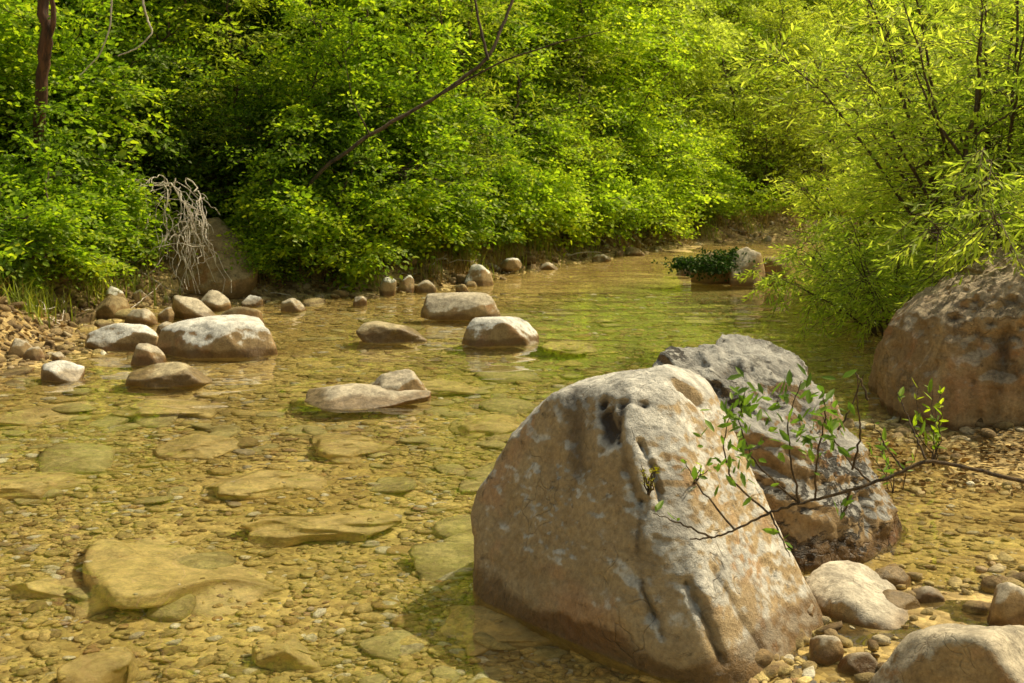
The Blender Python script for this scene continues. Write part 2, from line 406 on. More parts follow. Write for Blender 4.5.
def rock_px(px0, px1, pt, pb, mat, label, depth=.8, flat=.15, tilt=(0, 0), seed=0, sub=5, z0=0.0, sink=.5, p=14, rot=None, rough=.09, cat='rock', group=None, name='rock', skew=0.0):
    """rock standing on z0 whose visible outline in the photo is px0..px1, pt..pb"""
    r = np.random.default_rng(seed * 7 + 11)
    pc = (px0 + px1) / 2; fr = W(pc, pb, z0)
    w = (px1 - px0) / F * fr[1] / 2; dp = w * depth
    cy = fr[1] + dp * .75
    w = (px1 - px0) / F * cy / 2; cx = (pc - CX) / F * cy
    ztop = P(pc, pt, cy)[2]; hgt = max(ztop - z0, .02)
    N, D = random_planes(r, 24, 0); D[:24] = r.uniform(.66, .95, 24); dirs, f = ico(sub); p = 34
    v = dirs * softhull(dirs, N, D, p)[:, None]
    a = r.uniform(0, 6.28) if rot is None else rot
    v = v + dirs * (rough * .7 * fbm(v * 1.6 + seed * 3.1, 5, .6) + .03 * fbm(v * 6 + seed, 4, .6))[:, None]
    v = v / np.abs(v).max(0)
    v[:, 2] += v[:, 0] * tilt[0] + v[:, 1] * tilt[1]
    v[:, 2] /= v[:, 2].max()
    if flat > .15: v[:, 2] = np.tanh(v[:, 2] * 1.6) / np.tanh(1.6)
    hz = hgt / (1 - .0); 
    up = v[:, 2] > 0
    v[:, 2] = np.where(up, v[:, 2] * hz * 1.0, v[:, 2] * max(hz * sink, .08))
    v[:, 0] *= w; v[:, 1] *= dp
    v[:, 0] += skew * v[:, 2]
    # the outline's widest line is set at ground level
    o = obj(name, mesh_np(name, v, [f], mat, True, {'stain_and_shade': np.zeros(len(v))})); o.location = (cx, cy, z0)
    tag(o, label, cat, group); return o

# main boulder
big = [P(472, 520, 4.693), P(476, 600, 4.503), P(486, 470, 4.740), P(500, 438, 4.759), P(560, 388, 4.598), P(592, 374, 4.503), P(650, 368, 4.550), P(684, 377, 4.475),
       P(640, 415, 4.190), P(662, 500, 3.982), P(700, 590, 3.811), P(692, 688, 3.697), P(758, 682, 3.773), P(828, 636, 4.219), P(795, 575, 4.598), P(745, 480, 4.816), P(705, 402, 4.930),
       P(530, 600, 4.266), P(700, 380, 5.024), P(560, 400, 5.119), P(520, 480, 5.214), P(800, 590, 4.930)]
big += [P(478, 600, 4.503) + [.06, .1, -.5], P(692, 688, 3.697) + [0, .08, -.5], P(828, 636, 4.219) + [0, .05, -.5], np.array([0.15, 5.6, -.5]), np.array([1.15, 5.3, -.5])]
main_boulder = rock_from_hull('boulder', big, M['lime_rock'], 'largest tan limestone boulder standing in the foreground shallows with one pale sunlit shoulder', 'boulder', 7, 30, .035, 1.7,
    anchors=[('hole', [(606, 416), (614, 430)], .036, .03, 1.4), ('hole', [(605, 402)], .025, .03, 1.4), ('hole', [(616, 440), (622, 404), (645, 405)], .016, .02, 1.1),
             ('patch', [(668, 490), (680, 520)], .09, .01, .38), ('patch', [(752, 615)], .16, 0, .22), ('patch', [(640, 530), (650, 560)], .05, 0, .25), ('stain_and_shade', [(572, 388), (575, 420), (578, 470)], .05, .012, .6), ('crack', [(640, 500), (636, 545), (643, 590), (656, 620)], .010, .012, .7),  # first patch paints the hollow's shade into the colour; the streak is real stain
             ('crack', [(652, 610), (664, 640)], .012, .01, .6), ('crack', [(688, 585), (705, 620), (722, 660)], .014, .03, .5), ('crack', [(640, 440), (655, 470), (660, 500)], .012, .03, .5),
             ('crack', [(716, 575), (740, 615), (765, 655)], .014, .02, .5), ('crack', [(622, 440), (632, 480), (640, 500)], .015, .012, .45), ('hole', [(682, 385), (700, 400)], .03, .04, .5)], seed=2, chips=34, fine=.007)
sec = [P(655, 385, 5.280), P(668, 366, 5.472), P(700, 350, 5.712), P(742, 344, 5.856), P(785, 358, 5.856), P(815, 395, 5.760), P(838, 440, 5.664), P(868, 478, 5.568), P(897, 520, 5.376), P(892, 560, 5.136),
       P(690, 440, 5.040), P(780, 452, 4.944), P(845, 462, 5.136), P(800, 574, 4.781), P(700, 570, 4.848), P(862, 560, 4.896), P(660, 560, 5.088),
       np.array([.65, 5.2, -.3]), np.array([1.3, 5.1, -.3]), np.array([1.9, 5.5, -.3]), np.array([1.8, 6.5, -.3]), np.array([.7, 6.5, -.3]), P(800, 420, 6.336), P(700, 380, 6.336)]
rock_from_hull('boulder', sec, M['grey_rock'], 'grey fissured boulder leaning behind the largest tan boulder with leafy twig in front', 'boulder', 7, 20, .05, 2.3, strata=.12,
    anchors=[('crack', [(700, 420), (722, 398), (735, 400)], .04, .05, .8), ('crack', [(700, 395), (712, 430)], .03, .03, .6), ('crack', [(735, 365), (712, 385), (700, 405)], .022, .03, .75), ('crack', [(690, 360), (720, 372), (750, 368)], .014, .02, .6), ('crack', [(745, 395), (790, 385), (815, 400)], .02, .03, .6), ('crack', [(770, 360), (790, 380)], .015, .02, .6), ('patch', [(800, 400), (820, 420)], .12, 0, .35), ('patch', [(690, 440), (700, 470)], .10, .02, .55),
             ('knob', [(880, 520)], .07, -.05, 0), ('crack', [(862, 498), (868, 530)], .02, .03, .3)], seed=5, fine=.016)
rt = [P(884, 372, 7.9), P(886, 335, 8.0), P(906, 306, 8.1), P(940, 287, 8.2), P(985, 264, 8.3), P(1040, 246, 8.4), P(1100, 235, 8.6), P(1200, 215, 8.6), P(1260, 300, 8.2),
      P(893, 398, 7.7), P(918, 425, 7.35), P(990, 440, 7.15), P(1080, 445, 7.1), P(1200, 440, 7.2), P(930, 330, 7.6), P(1000, 290, 7.5), P(1080, 270, 7.4), P(1180, 290, 7.4),
      P(900, 340, 9.2), P(980, 280, 9.6), P(1200, 240, 9.8), np.array([2.55, 7.3, -.3]), np.array([4.8, 7.2, -.3]), np.array([5, 9.6, -.3]), np.array([2.8, 9.4, -.3])]
rock_from_hull('boulder', rt, M['brown_rock'], 'huge brown pitted boulder under the willow at the right edge', 'boulder', 7, 18, .05, 1.6, pits=.028, chips=30,
    anchors=[('hole', [(1002, 340), (1000, 372)], .06, .08, .6), ('hole', [(990, 322)], .04, .05, .5), ('hole', [(952, 318)], .03, .05, .5), ('hole', [(1010, 300)], .05, .05, .4)], seed=8, fine=.012)
lb = [P(128, 262, 14.5), P(140, 240, 14.7), P(165, 226, 14.6), P(198, 228, 14.229), P(215, 218, 14.325), P(240, 238, 14.229), P(256, 262, 14.038), P(258, 282, 13.848), P(225, 290, 13.656), P(170, 292, 13.848), P(175, 250, 14.229), P(215, 225, 15.280), P(250, 260, 15.280), P(170, 260, 15.280),
      P(225, 310, 13.943), P(170, 310, 14.134), P(250, 310, 14.134)]
rock_from_hull('boulder', lb, M['bank_rock'], 'rounded brown boulder on the left bank beside the bare root tangle', 'boulder', 6, 18, .06, 1.4, seed=11)
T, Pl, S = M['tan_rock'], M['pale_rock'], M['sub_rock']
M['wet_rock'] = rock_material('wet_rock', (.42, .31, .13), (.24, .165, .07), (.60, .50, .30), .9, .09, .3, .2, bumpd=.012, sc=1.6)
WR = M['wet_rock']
ROCKS = [
 (150, 285, 318, 359, Pl, 'broad flat white sunlit rock at the left bank waterline', .75, (-.05, .10), 21),
 (78, 160, 322, 351, Pl, 'dark fronted rock with pale top left of the broad white rock', .8, (.12, .05), 22),
 (125, 161, 344, 366, T, 'small round dark stone in front of the broad white rock', .9, (0, 0), 23),
 (112, 208, 362, 388, WR, 'low wet brown rock awash below the small round stone', .9, (.05, 0), 24),
 (28, 77, 361, 381, Pl, 'little white topped stone alone in shallow water at far left', .9, (0, 0), 25),
 (355, 429, 322, 343, WR, 'low brown dome shaped rock in mid stream', .8, (0, 0), 26),
 (420, 505, 293, 320, T, 'long brown rock with a white patch, behind the angular white rock in mid stream', .6, (-.15, 0), 27),
 (458, 540, 316, 346, Pl, 'angular white topped rock in mid stream', .8, (-.10, .1), 28),
 (463, 496, 264, 286, Pl, 'dark stone with white cap at the foot of the left bank', .9, (0, 0), 29),
 (286, 430, 384, 408, T, 'long low whaleback rock barely breaking the water surface', .75, (.10, .0), 130),
 (366, 434, 370, 402, T, 'rounded brown hump at the right end of the long low whaleback rock', .8, (0, 0), 131),
 (728, 770, 247, 286, T, 'brown rock with mossy side at the bend of the creek', .9, (-.1, 0), 31),
 (692, 738, 252, 284, M['bank_rock'], 'dark rock covered in green moss at the bend', .9, (0, 0), 32),
 (760, 800, 256, 284, M['bank_rock'], 'brown stone under the willow tips right of the mossy rock', .9, (0, 0), 33),
 (676, 700, 262, 276, Pl, 'small pale stone left of the mossy rock', .9, (0, 0), 34),
 (885, 1110, 622, 740, M['tan_rock'], 'rounded grey boulder cut off by the bottom right corner', .8, (.04, 0), 36),
 (1006, 1060, 582, 632, T, 'brown stone cut off by the right edge', .9, (0, 0), 37),
 (876, 932, 566, 590, WR, 'flat dark slab behind the sunlit egg shaped rock', .7, (0, 0), 38),
 (802, 833, 596, 628, T, 'small rounded stone wedged between the large boulder and the egg shaped rock', .9, (0, 0), 39),
 (822, 862, 634, 664, T, 'dark triangular stone on the wet sand', .9, (0, 0), 40),
 (856, 902, 652, 676, T, 'reddish flat stone beside the grey corner boulder', .8, (0, 0), 41),
 (890, 940, 592, 612, WR, 'flat round tan stone in the shallows right of the egg shaped rock', .8, (0, 0), 42),
 (925, 968, 585, 603, T, 'pale thin disc of stone in the right shallows', .8, (0, 0), 43),
]
for (a, b_, t_, q, mt, lab, dep, tl, sd) in ROCKS:
    rock_px(a, b_, t_, q, mt, lab, dep, flat=.3 if sd in (21, 27, 28) else .15, tilt=tl, seed=sd, sub=5 if (b_ - a) > 60 else 4)
egg = [P(804, 578, 4.579), P(822, 562, 4.625), P(850, 559, 4.671), P(880, 572, 4.625), P(905, 598, 4.486), P(928, 628, 4.255), P(905, 637, 4.116), P(860, 628, 4.163), P(815, 600, 4.348), P(850, 600, 4.255),
       P(850, 580, 4.995), P(900, 610, 4.810), P(810, 640, 4.440), P(900, 660, 4.163), P(860, 650, 4.810)]
M['egg'] = rock_material('pale_wedge_rock', (.50, .36, .17), (.36, .24, .10), (.76, .69, .55), .9, .005, .2, .2, bumpd=.012, sc=1.5)
rock_from_hull('rock', egg, M['egg'], 'sunlit egg shaped rock lying in the right foreground', 'rock', 6, 12, .02, 3, seed=14)
# bank rubble on the left
PILE = [(165, 216, 294, 319, T, 'tilted smooth slab on the rock pile above the broad white rock', (-.35, 0)), (197, 233, 290, 311, T, 'brown slab on the rock pile nearest the root tangle', (-.2, 0)),
 (120, 159, 308, 326, T, 'squat tan stone on the rock pile', (0, 0)), (124, 150, 289, 308, T, 'upper tan stone on the rock pile', (.1, 0)), (86, 128, 295, 319, M['bank_rock'], 'mossy brown stone on the left of the rock pile', (0, 0)),
 (155, 173, 307, 321, T, 'round grey stone in the middle of the rock pile', (0, 0)), (214, 264, 306, 326, M['bank_rock'], 'dark flat slab at the right end of the rock pile', (0, 0)),
 (98, 124, 286, 299, Pl, 'pale crumbly stone at the top of the rock pile', (0, 0)), (150, 170, 322, 334, T, 'small reddish stone between the two white topped rocks', (0, 0)),
 (240, 262, 295, 307, Pl, 'pale knobbly stone under the left bank boulder', (0, 0)), (276, 304, 298, 312, T, 'tan stone at the waterline right of the rock pile', (0, 0)),
 (378, 396, 277, 296, Pl, 'pale upright stone at the shore, left of a similar one', (.1, 0)), (396, 415, 275, 293, Pl, 'pale upright stone at the shore, right of a similar one', (.2, 0)), (412, 436, 280, 293, T, 'flat brown stone beside the upright pale stones', (0, 0)),
 (350, 368, 296, 306, T, 'small flat stone just off the shore', (0, 0)), (455, 470, 284, 293, M['bank_rock'], 'dark stone at the waterline by the white capped stone', (0, 0)), (500, 522, 258, 268, Pl, 'pale stone under the shore grass', (0, 0)),
 (535, 560, 262, 270, T, 'low stone at the edge of the grassy shore', (0, 0)), (0, 30, 372 - 34, 362, T, 'brown stone at the left edge waterline', (0, 0)), (14, 40, 346, 364, T, 'stone leaning against the left edge stone', (0, 0)),
 (45, 62, 352, 363, T, 'small brown stone on the left shore', (0, 0)), (590, 612, 254, 262, T, 'low stone on the far grassy shore', (0, 0)), (625, 645, 247, 256, M['bank_rock'], 'dark stone on the far shore near the bend', (0, 0))]
for k, (a, b_, t_, q, mt, lab, tl) in enumerate(PILE):
    g0 = W((a + b_) / 2, q, .12); zb = max(0, H1(g0[0], g0[1]) - .05)
    g0 = W((a + b_) / 2, q, zb); zb = max(0.0, H1(g0[0], g0[1]) - .06)
    rock_px(a, b_, t_, q, mt, lab, .8, tilt=tl, seed=60 + k, sub=4, z0=zb, group='stones along the left shore')
# submerged slabs
SUB = [(45, 300, 504, 602, 'largest submerged slab with dark undercut edge at lower left', .8, -.02, (.08, .25), 81), (-60, 128, 446, 498, 'submerged flat slab at the left edge, middle distance', .8, -.04, (.05, .2), 82),
 (190, 330, 455, 492, 'submerged olive slab right of the left edge slab', .8, -.05, (0, .2), 83), (240, 405, 496, 532, 'dark edged submerged slab in the middle of the shallows', .7, -.06, (0, .2), 84),
 (100, 225, 388, 416, 'submerged slab just below the low wet rock', .8, -.02, (0, .2), 85), (300, 392, 426, 452, 'small submerged slab below the whaleback rock', .8, -.04, (0, .2), 86),
 (-20, 90, 396, 424, 'submerged slab at the far left in front of the little white topped stone', .8, -.03, (0, .2), 87), (560 - 120, 530, 404, 428, 'submerged flat rock left of the large boulder top', .8, -.10, (0, .2), 88),
 (235, 330, 618, 650, 'orange brown submerged stone near the bottom edge', .8, -.05, (0, .1), 89), (60, 150, 630, 672, 'yellow submerged stone near the bottom left', .8, -.04, (0, .1), 90),
 (0, 95, 552, 580, 'dark submerged ledge at the left of the largest slab', .9, -.12, (0, 0), 91), (425, 590, 588, 640, 'submerged brown rock shelf in the shade of the large boulder', .9, -.04, (0, .1), 92),
 (150, 260, 428, 450, 'thin submerged slab in the middle left shallows', .7, -.04, (0, .2), 93), (395, 480, 372, 392, 'submerged brown rock right of the whaleback rock', .8, -.06, (0, .1), 94),
 (540, 600, 336, 350, 'submerged rock tailing off the angular white rock', .8, -.02, (0, .1), 95)]
SLABS = []
for (a, b_, t_, q, lab, dep, zt, tl, sd) in SUB:
    # flat slab, top just under the surface
    r = np.random.default_rng(sd); c0 = W((a + b_) / 2, (t_ + q) / 2, 0); w = (b_ - a) / F * c0[1] / 2
    dpt = abs(W(0, t_, zt)[1] - W(0, q, zt)[1]) / 2 * 1.05
    dirs, f = ico(6 if b_ - a > 140 else 5); N, D = random_planes(r, 16); D = D * r.uniform(.75, 1.1, len(D)); v = dirs * softhull(dirs, N, D, 30)[:, None]
    nz_ = .05 if sd == 81 else .13; v = v + dirs * (nz_ * fbm(v * 1.5 + sd, 6, .55))[:, None]; v[:, 0] += nz_ * vnoise(v * 1.7 + sd); v[:, 1] += .3 * vnoise(v * 1.9 + sd + 9); v /= np.abs(v).max(0)
    cl = sd in (81, 82, 84, 83, 85)
    if cl: v[:, 2] = v[:, 2] - (.38 if sd == 81 else .6) * np.clip(v[:, 1] + .25, -1, 2) * (v[:, 2] > 0); v[:, 1] = np.where(v[:, 1] < 0, v[:, 1] * .8, v[:, 1])
    else: v[:, 2] += v[:, 1] * tl[1] * -.6
    v *= [w * 1.12, dpt * 1.1, .28] if sd == 81 else [w, dpt, .20]; v[:, 2] += zt - v[:, 2].max()
    v[:, 2] += .03 * fbm(v * 4 + sd, 5) * sstep(zt - .12, zt, v[:, 2])
    SLABS.append(([c0[0], c0[1], 0], v.copy(), f)); o = obj('submerged_slab', mesh_np('submerged_slab', v, [f], S, True, {'stain_and_shade': np.zeros(len(v))})); o.location = (c0[0], c0[1], 0)
    tag(o, lab, 'submerged rock', 'slabs lying under the clear water')

# ------------------------------------------------------------------ gravel (uncountable)
def pebble_field(name, xy, rad, mat, flat=.45, seed=0, sub=2, lift=.25, zc=None):
    r = np.random.default_rng(seed); dirs, f = ico(sub); K = 14
    temps = []
    for k in range(K):
        N, D = random_planes(r, 9); v = dirs * softhull(dirs, N, D, 10)[:, None]; temps.append(v / np.abs(v).max(0))
    temps = np.array(temps); n = len(xy)
    v = temps[r.integers(0, K, n)].copy()
    sc = np.stack([rad * r.uniform(.8, 1.35, n), rad * r.uniform(.6, 1.0, n), rad * flat * r.uniform(.6, 1.3, n)], 1)
    v *= sc[:, None]
    tx = r.normal(0, .22, n); v[:, :, 2] += v[:, :, 0] * tx[:, None]
    a = r.uniform(0, 6.28, n); ca, sa = np.cos(a)[:, None], np.sin(a)[:, None]
    x = v[:, :, 0] * ca - v[:, :, 1] * sa; y = v[:, :, 0] * sa + v[:, :, 1] * ca
    zc = (height(xy[:, 0], xy[:, 1]) if zc is None else zc) + sc[:, 2] * lift
    V = np.stack([x + xy[:, :1], y + xy[:, 1:2], v[:, :, 2] + zc[:, None]], -1).reshape(-1, 3)
    Fc = (f[None] + (np.arange(n) * len(dirs))[:, None, None]).reshape(-1, 3)
    o = obj(name, mesh_np(name, V, [Fc], mat)); return o
m, nt = new_mat('creek_gravel'); b = NB(nt)
g = b.n('ShaderNodeNewGeometry'); pos = g.outputs['Position']; ri = g.outputs['Random Per Island']
zz = b.n('ShaderNodeSeparateXYZ', {0: pos}).outputs[2]; big_n = b.noise(pos, 1.0, 3, .6)
c_ = b.ramp(ri, [(0, (.24, .16, .06)), (.2, (.50, .39, .16)), (.5, (.76, .59, .24)), (.7, (.60, .47, .17)), (.85, (.42, .25, .11)), (.93, (.55, .52, .40)), (1.0, (.90, .85, .66))])
c_ = b.mix(b.math('MULTIPLY', b.sm(big_n, .42, .62), .45), c_, (.52, .44, .13))
dry = b.ramp(ri, [(0, (.12, .075, .03)), (.4, (.22, .145, .06)), (.85, (.32, .23, .11)), (1, (.5, .43, .28))])
c_ = b.mix(b.sm(zz, 0.0, .03), c_, dry)
nn = b.noise(pos, 48, 5, .75); n4 = b.noise(pos, 5, 4, .65)
c_ = b.mix(.7, c_, b.mix(b.sm(nn, .3, .7), (.40, .36, .30), (1.45, 1.42, 1.35)), 'MULTIPLY')
c_ = b.mix(b.math('MULTIPLY', b.sm(n4, .48, .66), .5), c_, (.30, .23, .08))
p = b.n('ShaderNodeBsdfPrincipled', {'Base Color': c_, 'Roughness': .75, 'Specular IOR Level': .3, 'Normal': b.bump(nn, .9, .015)})
b.n('ShaderNodeOutputMaterial', {0: p.outputs[0]}); M['gravel'] = m
M['cobble'] = rock_material('cobble_stone', (.44, .32, .12), (.22, .15, .05), (.5, .42, .2), .6, .02, .3, .1, (.72, .60, .26), bumpd=.02, sc=3)
def wedge(n, y0, y1, x0f=-.47, x1f=.47, seed=0, power=1.0):
    r = np.random.default_rng(seed); y = y0 + (y1 - y0) * r.uniform(0, 1, n) ** power
    return np.stack([r.uniform(x0f, x1f, n) * y, y], 1)
def gsel(xy, thr=.0, seed=3):
    p3 = np.concatenate([xy, np.zeros((len(xy), 1))], 1); return xy[fbm(p3 * .8 + seed, 3) > thr]
xy1 = wedge(36000, 3.4, 7.8, seed=1)
dx1 = channel_dist(xy1); p31 = np.concatenate([xy1, xy1[:, :1] * 0], 1)
rr1 = rng.uniform(0, 1, len(xy1)); sp1 = fbm(p31 * .9 + 5, 4); xy1 = xy1[((sp1 > -.12) | (rr1 < .35)) & (dx1 > -.25) & ((dx1 > .15) | (rr1 < .10)) & ((xy1[:, 0] < xy1[:, 1] * .2 + .35) | (rng.uniform(0, 1, len(xy1)) < .3))]
pb = pebble_field('gravel', xy1, rng.gamma(1.8, .0066, len(xy1)) + .005, M['gravel'], .62, 1, 2, .3)
tag(pb, 'olive and tan gravel covering the near creek bed', 'gravel', None, 'stuff')
xy2 = wedge(17000, 7, 15, seed=2); d2 = channel_dist(xy2); xy2 = xy2[d2 > -.6]
pb = pebble_field('gravel', xy2, rng.gamma(1.8, .011, len(xy2)) + .008, M['gravel'], .55, 2, 2, .2)
tag(pb, 'stones and gravel on the bed in the middle distance', 'gravel', None, 'stuff')
xy3 = np.concatenate([wedge(3500, 3.4, 15, -.47, .2, seed=5), ]); d3 = channel_dist(xy3); xy3 = gsel(xy3[(d3 > .1)], -.05)
pb = pebble_field('cobbles', xy3[:300], rng.gamma(3, .022, min(300, len(xy3))) + .03, M['cobble'], .42, 3, 3, .2)
tag(pb, 'flat yellowish cobbles scattered over the creek bed', 'cobbles', None, 'stuff')
from mathutils.bvhtree import BVHTree
pxy, pz = [], []; rs = np.random.default_rng(91)
for (o_, v_, f_) in SLABS:                 # small stones lying on the slabs
    V_ = v_ + np.array(o_); bt = BVHTree.FromPolygons([tuple(q) for q in V_], [tuple(int(i) for i in q) for q in f_]); lo_, hi_ = V_.min(0), V_.max(0)
    for _ in range(int(8 + 60 * (hi_[0] - lo_[0]) * (hi_[1] - lo_[1]))):
        x_, y_ = rs.uniform(lo_[0], hi_[0]), rs.uniform(lo_[1], hi_[1]); hit = bt.ray_cast((x_, y_, 1), (0, 0, -1))[0]
        if hit is not None and rs.uniform() < (.35 if vnoise(np.array([[x_ * 3, y_ * 5, 1]]))[0] < .1 else .95): pxy.append((x_, y_)); pz.append(hit.z)
pb = pebble_field('gravel', np.array(pxy), rs.gamma(1.6, .005, len(pxy)) + .004, M['gravel'], .5, 12, 2, .3, zc=np.array(pz))
tag(pb, 'small stones lying on top of the submerged slabs', 'gravel', None, 'stuff')
# shore rubble along both banks
def shoreline(n, lo, hi, seed, y0=7, y1=26, left=True):
    r = np.random.default_rng(seed); out = []
    pts = POLY[2:14] if left else POLY[19:25]
    seg = np.diff(pts, axis=0); L = np.linalg.norm(seg, axis=1); cum = np.concatenate([[0], np.cumsum(L)])
    s = r.uniform(0, cum[-1], n); k = np.clip(np.searchsorted(cum, s) - 1, 0, len(seg) - 1); t = ((s - cum[k]) / L[k])[:, None]
    q = pts[k] + seg[k] * t; nrm = np.stack([-seg[k][:, 1], seg[k][:, 0]], 1) / L[k][:, None]
    return q + nrm * r.uniform(lo, hi, n)[:, None]
xs_ = shoreline(650, -.3, .7, 9)
m_r = rng.gamma(2.2, .014, len(xs_)) + .012
pb = pebble_field('shore_rubble', xs_, m_r, M['gravel'], .6, 4, 3, .35)
tag(pb, 'tan stony rubble lining the foot of the left bank', 'rubble', None, 'stuff')
xs_ = shoreline(260, -.3, .6, 19, left=False)
pb = pebble_field('shore_rubble', xs_, rng.gamma(2.2, .013, len(xs_)) + .012, M['gravel'], .5, 5, 3, .3)
tag(pb, 'brown stones along the shaded right shore', 'rubble', None, 'stuff')
rr = np.random.default_rng(77)
xy4 = np.stack([rr.normal(1.13, .10, 60), rr.normal(4.75, .12, 60)], 1); xy5 = np.stack([rr.normal(.72, .12, 70), rr.normal(3.86, .05, 70)], 1); xy6 = np.stack([rr.uniform(.8, 2.2, 130), rr.uniform(3.7, 5.4, 130)], 1)
xy4 = np.concatenate([xy4, xy5, xy6])
pb = pebble_field('pebbles', xy4, rr.gamma(3, .006, len(xy4)) + .006, M['gravel'], .6, 6, 2, .9)
tag(pb, 'small dry pebbles around the foot of the boulders at lower right', 'pebbles', None, 'stuff')

# ------------------------------------------------------------------ foliage
LEAFV = np.array([(0, 0, 0), (.33, .5, .10), (.74, .34, .04), (1, 0, -.06), (.74, -.34, .04), (.33, -.5, .10)])
LEAFF = np.array([[0, 3, 2, 1], [0, 5, 4, 3]])
def leaves_mesh(name, base, dr, nr, ln, wd, mat):
    dr = dr / (np.linalg.norm(dr, axis=1)[:, None] + 1e-9)
    sd = np.cross(nr, dr); sd /= np.linalg.norm(sd, axis=1)[:, None] + 1e-9
    nr = np.cross(dr, sd); n = len(base)
    V = base[:, None] + LEAFV[None, :, 0, None] * (dr * ln[:, None])[:, None] + LEAFV[None, :, 1, None] * (sd * wd[:, None])[:, None] + LEAFV[None, :, 2, None] * (nr * wd[:, None])[:, None] * 1.2
    Fc = (LEAFF[None] + (np.arange(n) * 6)[:, None, None]).reshape(-1, 4)
    return mesh_np(name, V.reshape(-1, 3), [Fc], mat, False)
def spray_template(kind, r):
    B, D, L = [], [], []
    if kind == 'broad':
        for (o, ang, le, nn) in ((np.zeros(3), 0, .42, 7), (np.array([.10, 0, 0]), .8, .26, 4), (np.array([.16, 0, 0]), -.8, .24, 4)):
            d = np.array([math.cos(ang), math.sin(ang), 0])
            for k in range(nn):
                t = (k + .8) / nn; s = 1 if k % 2 else -1; a2 = ang + s * r.uniform(.6, 1.1) * (1 if k < nn - 1 else .1)
                B.append(o + d * le * t + [0, 0, -.10 * t * t]); D.append([math.cos(a2), math.sin(a2), r.uniform(-.45, .05)]); L.append(1)
    else:
        for k in range(15):
            t = (k + .5) / 15; a2 = k * 2.4
            B.append([.42 * t, 0, -.03 * t * t]); q = r.uniform(.45, .8)
            D.append([1, q * math.cos(a2), q * math.sin(a2)]); L.append(1.1 - .5 * abs(t - .45))
    return np.array(B), np.array(D, float), np.array(L)
def sprays(name, tgt, fwd, mat, kind, ll, lw, r, scl=1.0, jit=.3, spn=.35):
    """put one leaf spray at each target, pointing along fwd"""
    n = len(tgt); fwd = fwd / (np.linalg.norm(fwd, axis=1)[:, None] + 1e-9)
    up = np.array([0, 0, 1.]) + r.normal(0, spn, (n, 3))
    sd = np.cross(up, fwd); sd /= np.linalg.norm(sd, axis=1)[:, None] + 1e-9; up = np.cross(fwd, sd)
    tb, td, tl = spray_template(kind, r); k = len(tb); s = (scl * r.uniform(.7, 1.25, n))
    rot = lambda q: q[None, :, 0, None] * fwd[:, None] + q[None, :, 1, None] * sd[:, None] + q[None, :, 2, None] * up[:, None]
    base = tgt[:, None] + rot(tb) * s[:, None, None]; d = rot(td) + r.normal(0, jit, (n, k, 3)) * .6
    nr = up[:, None] + r.normal(0, jit + .15, (n, k, 3)) if kind == 'broad' else r.normal(0, 1, (n, k, 3)) + up[:, None] * .8
    ln = (ll * tl)[None] * r.uniform(.5, 1.3, (n, k)) * r.uniform(.75, 1.2, (n, 1)); keep = r.uniform(0, 1, (n, k)) > .08
    base, d, nr, ln = base[keep], d[keep], nr[keep], ln[keep]
    return leaves_mesh(name, base, d, nr, ln, ln * lw * r.uniform(.85, 1.15, len(ln)), mat)

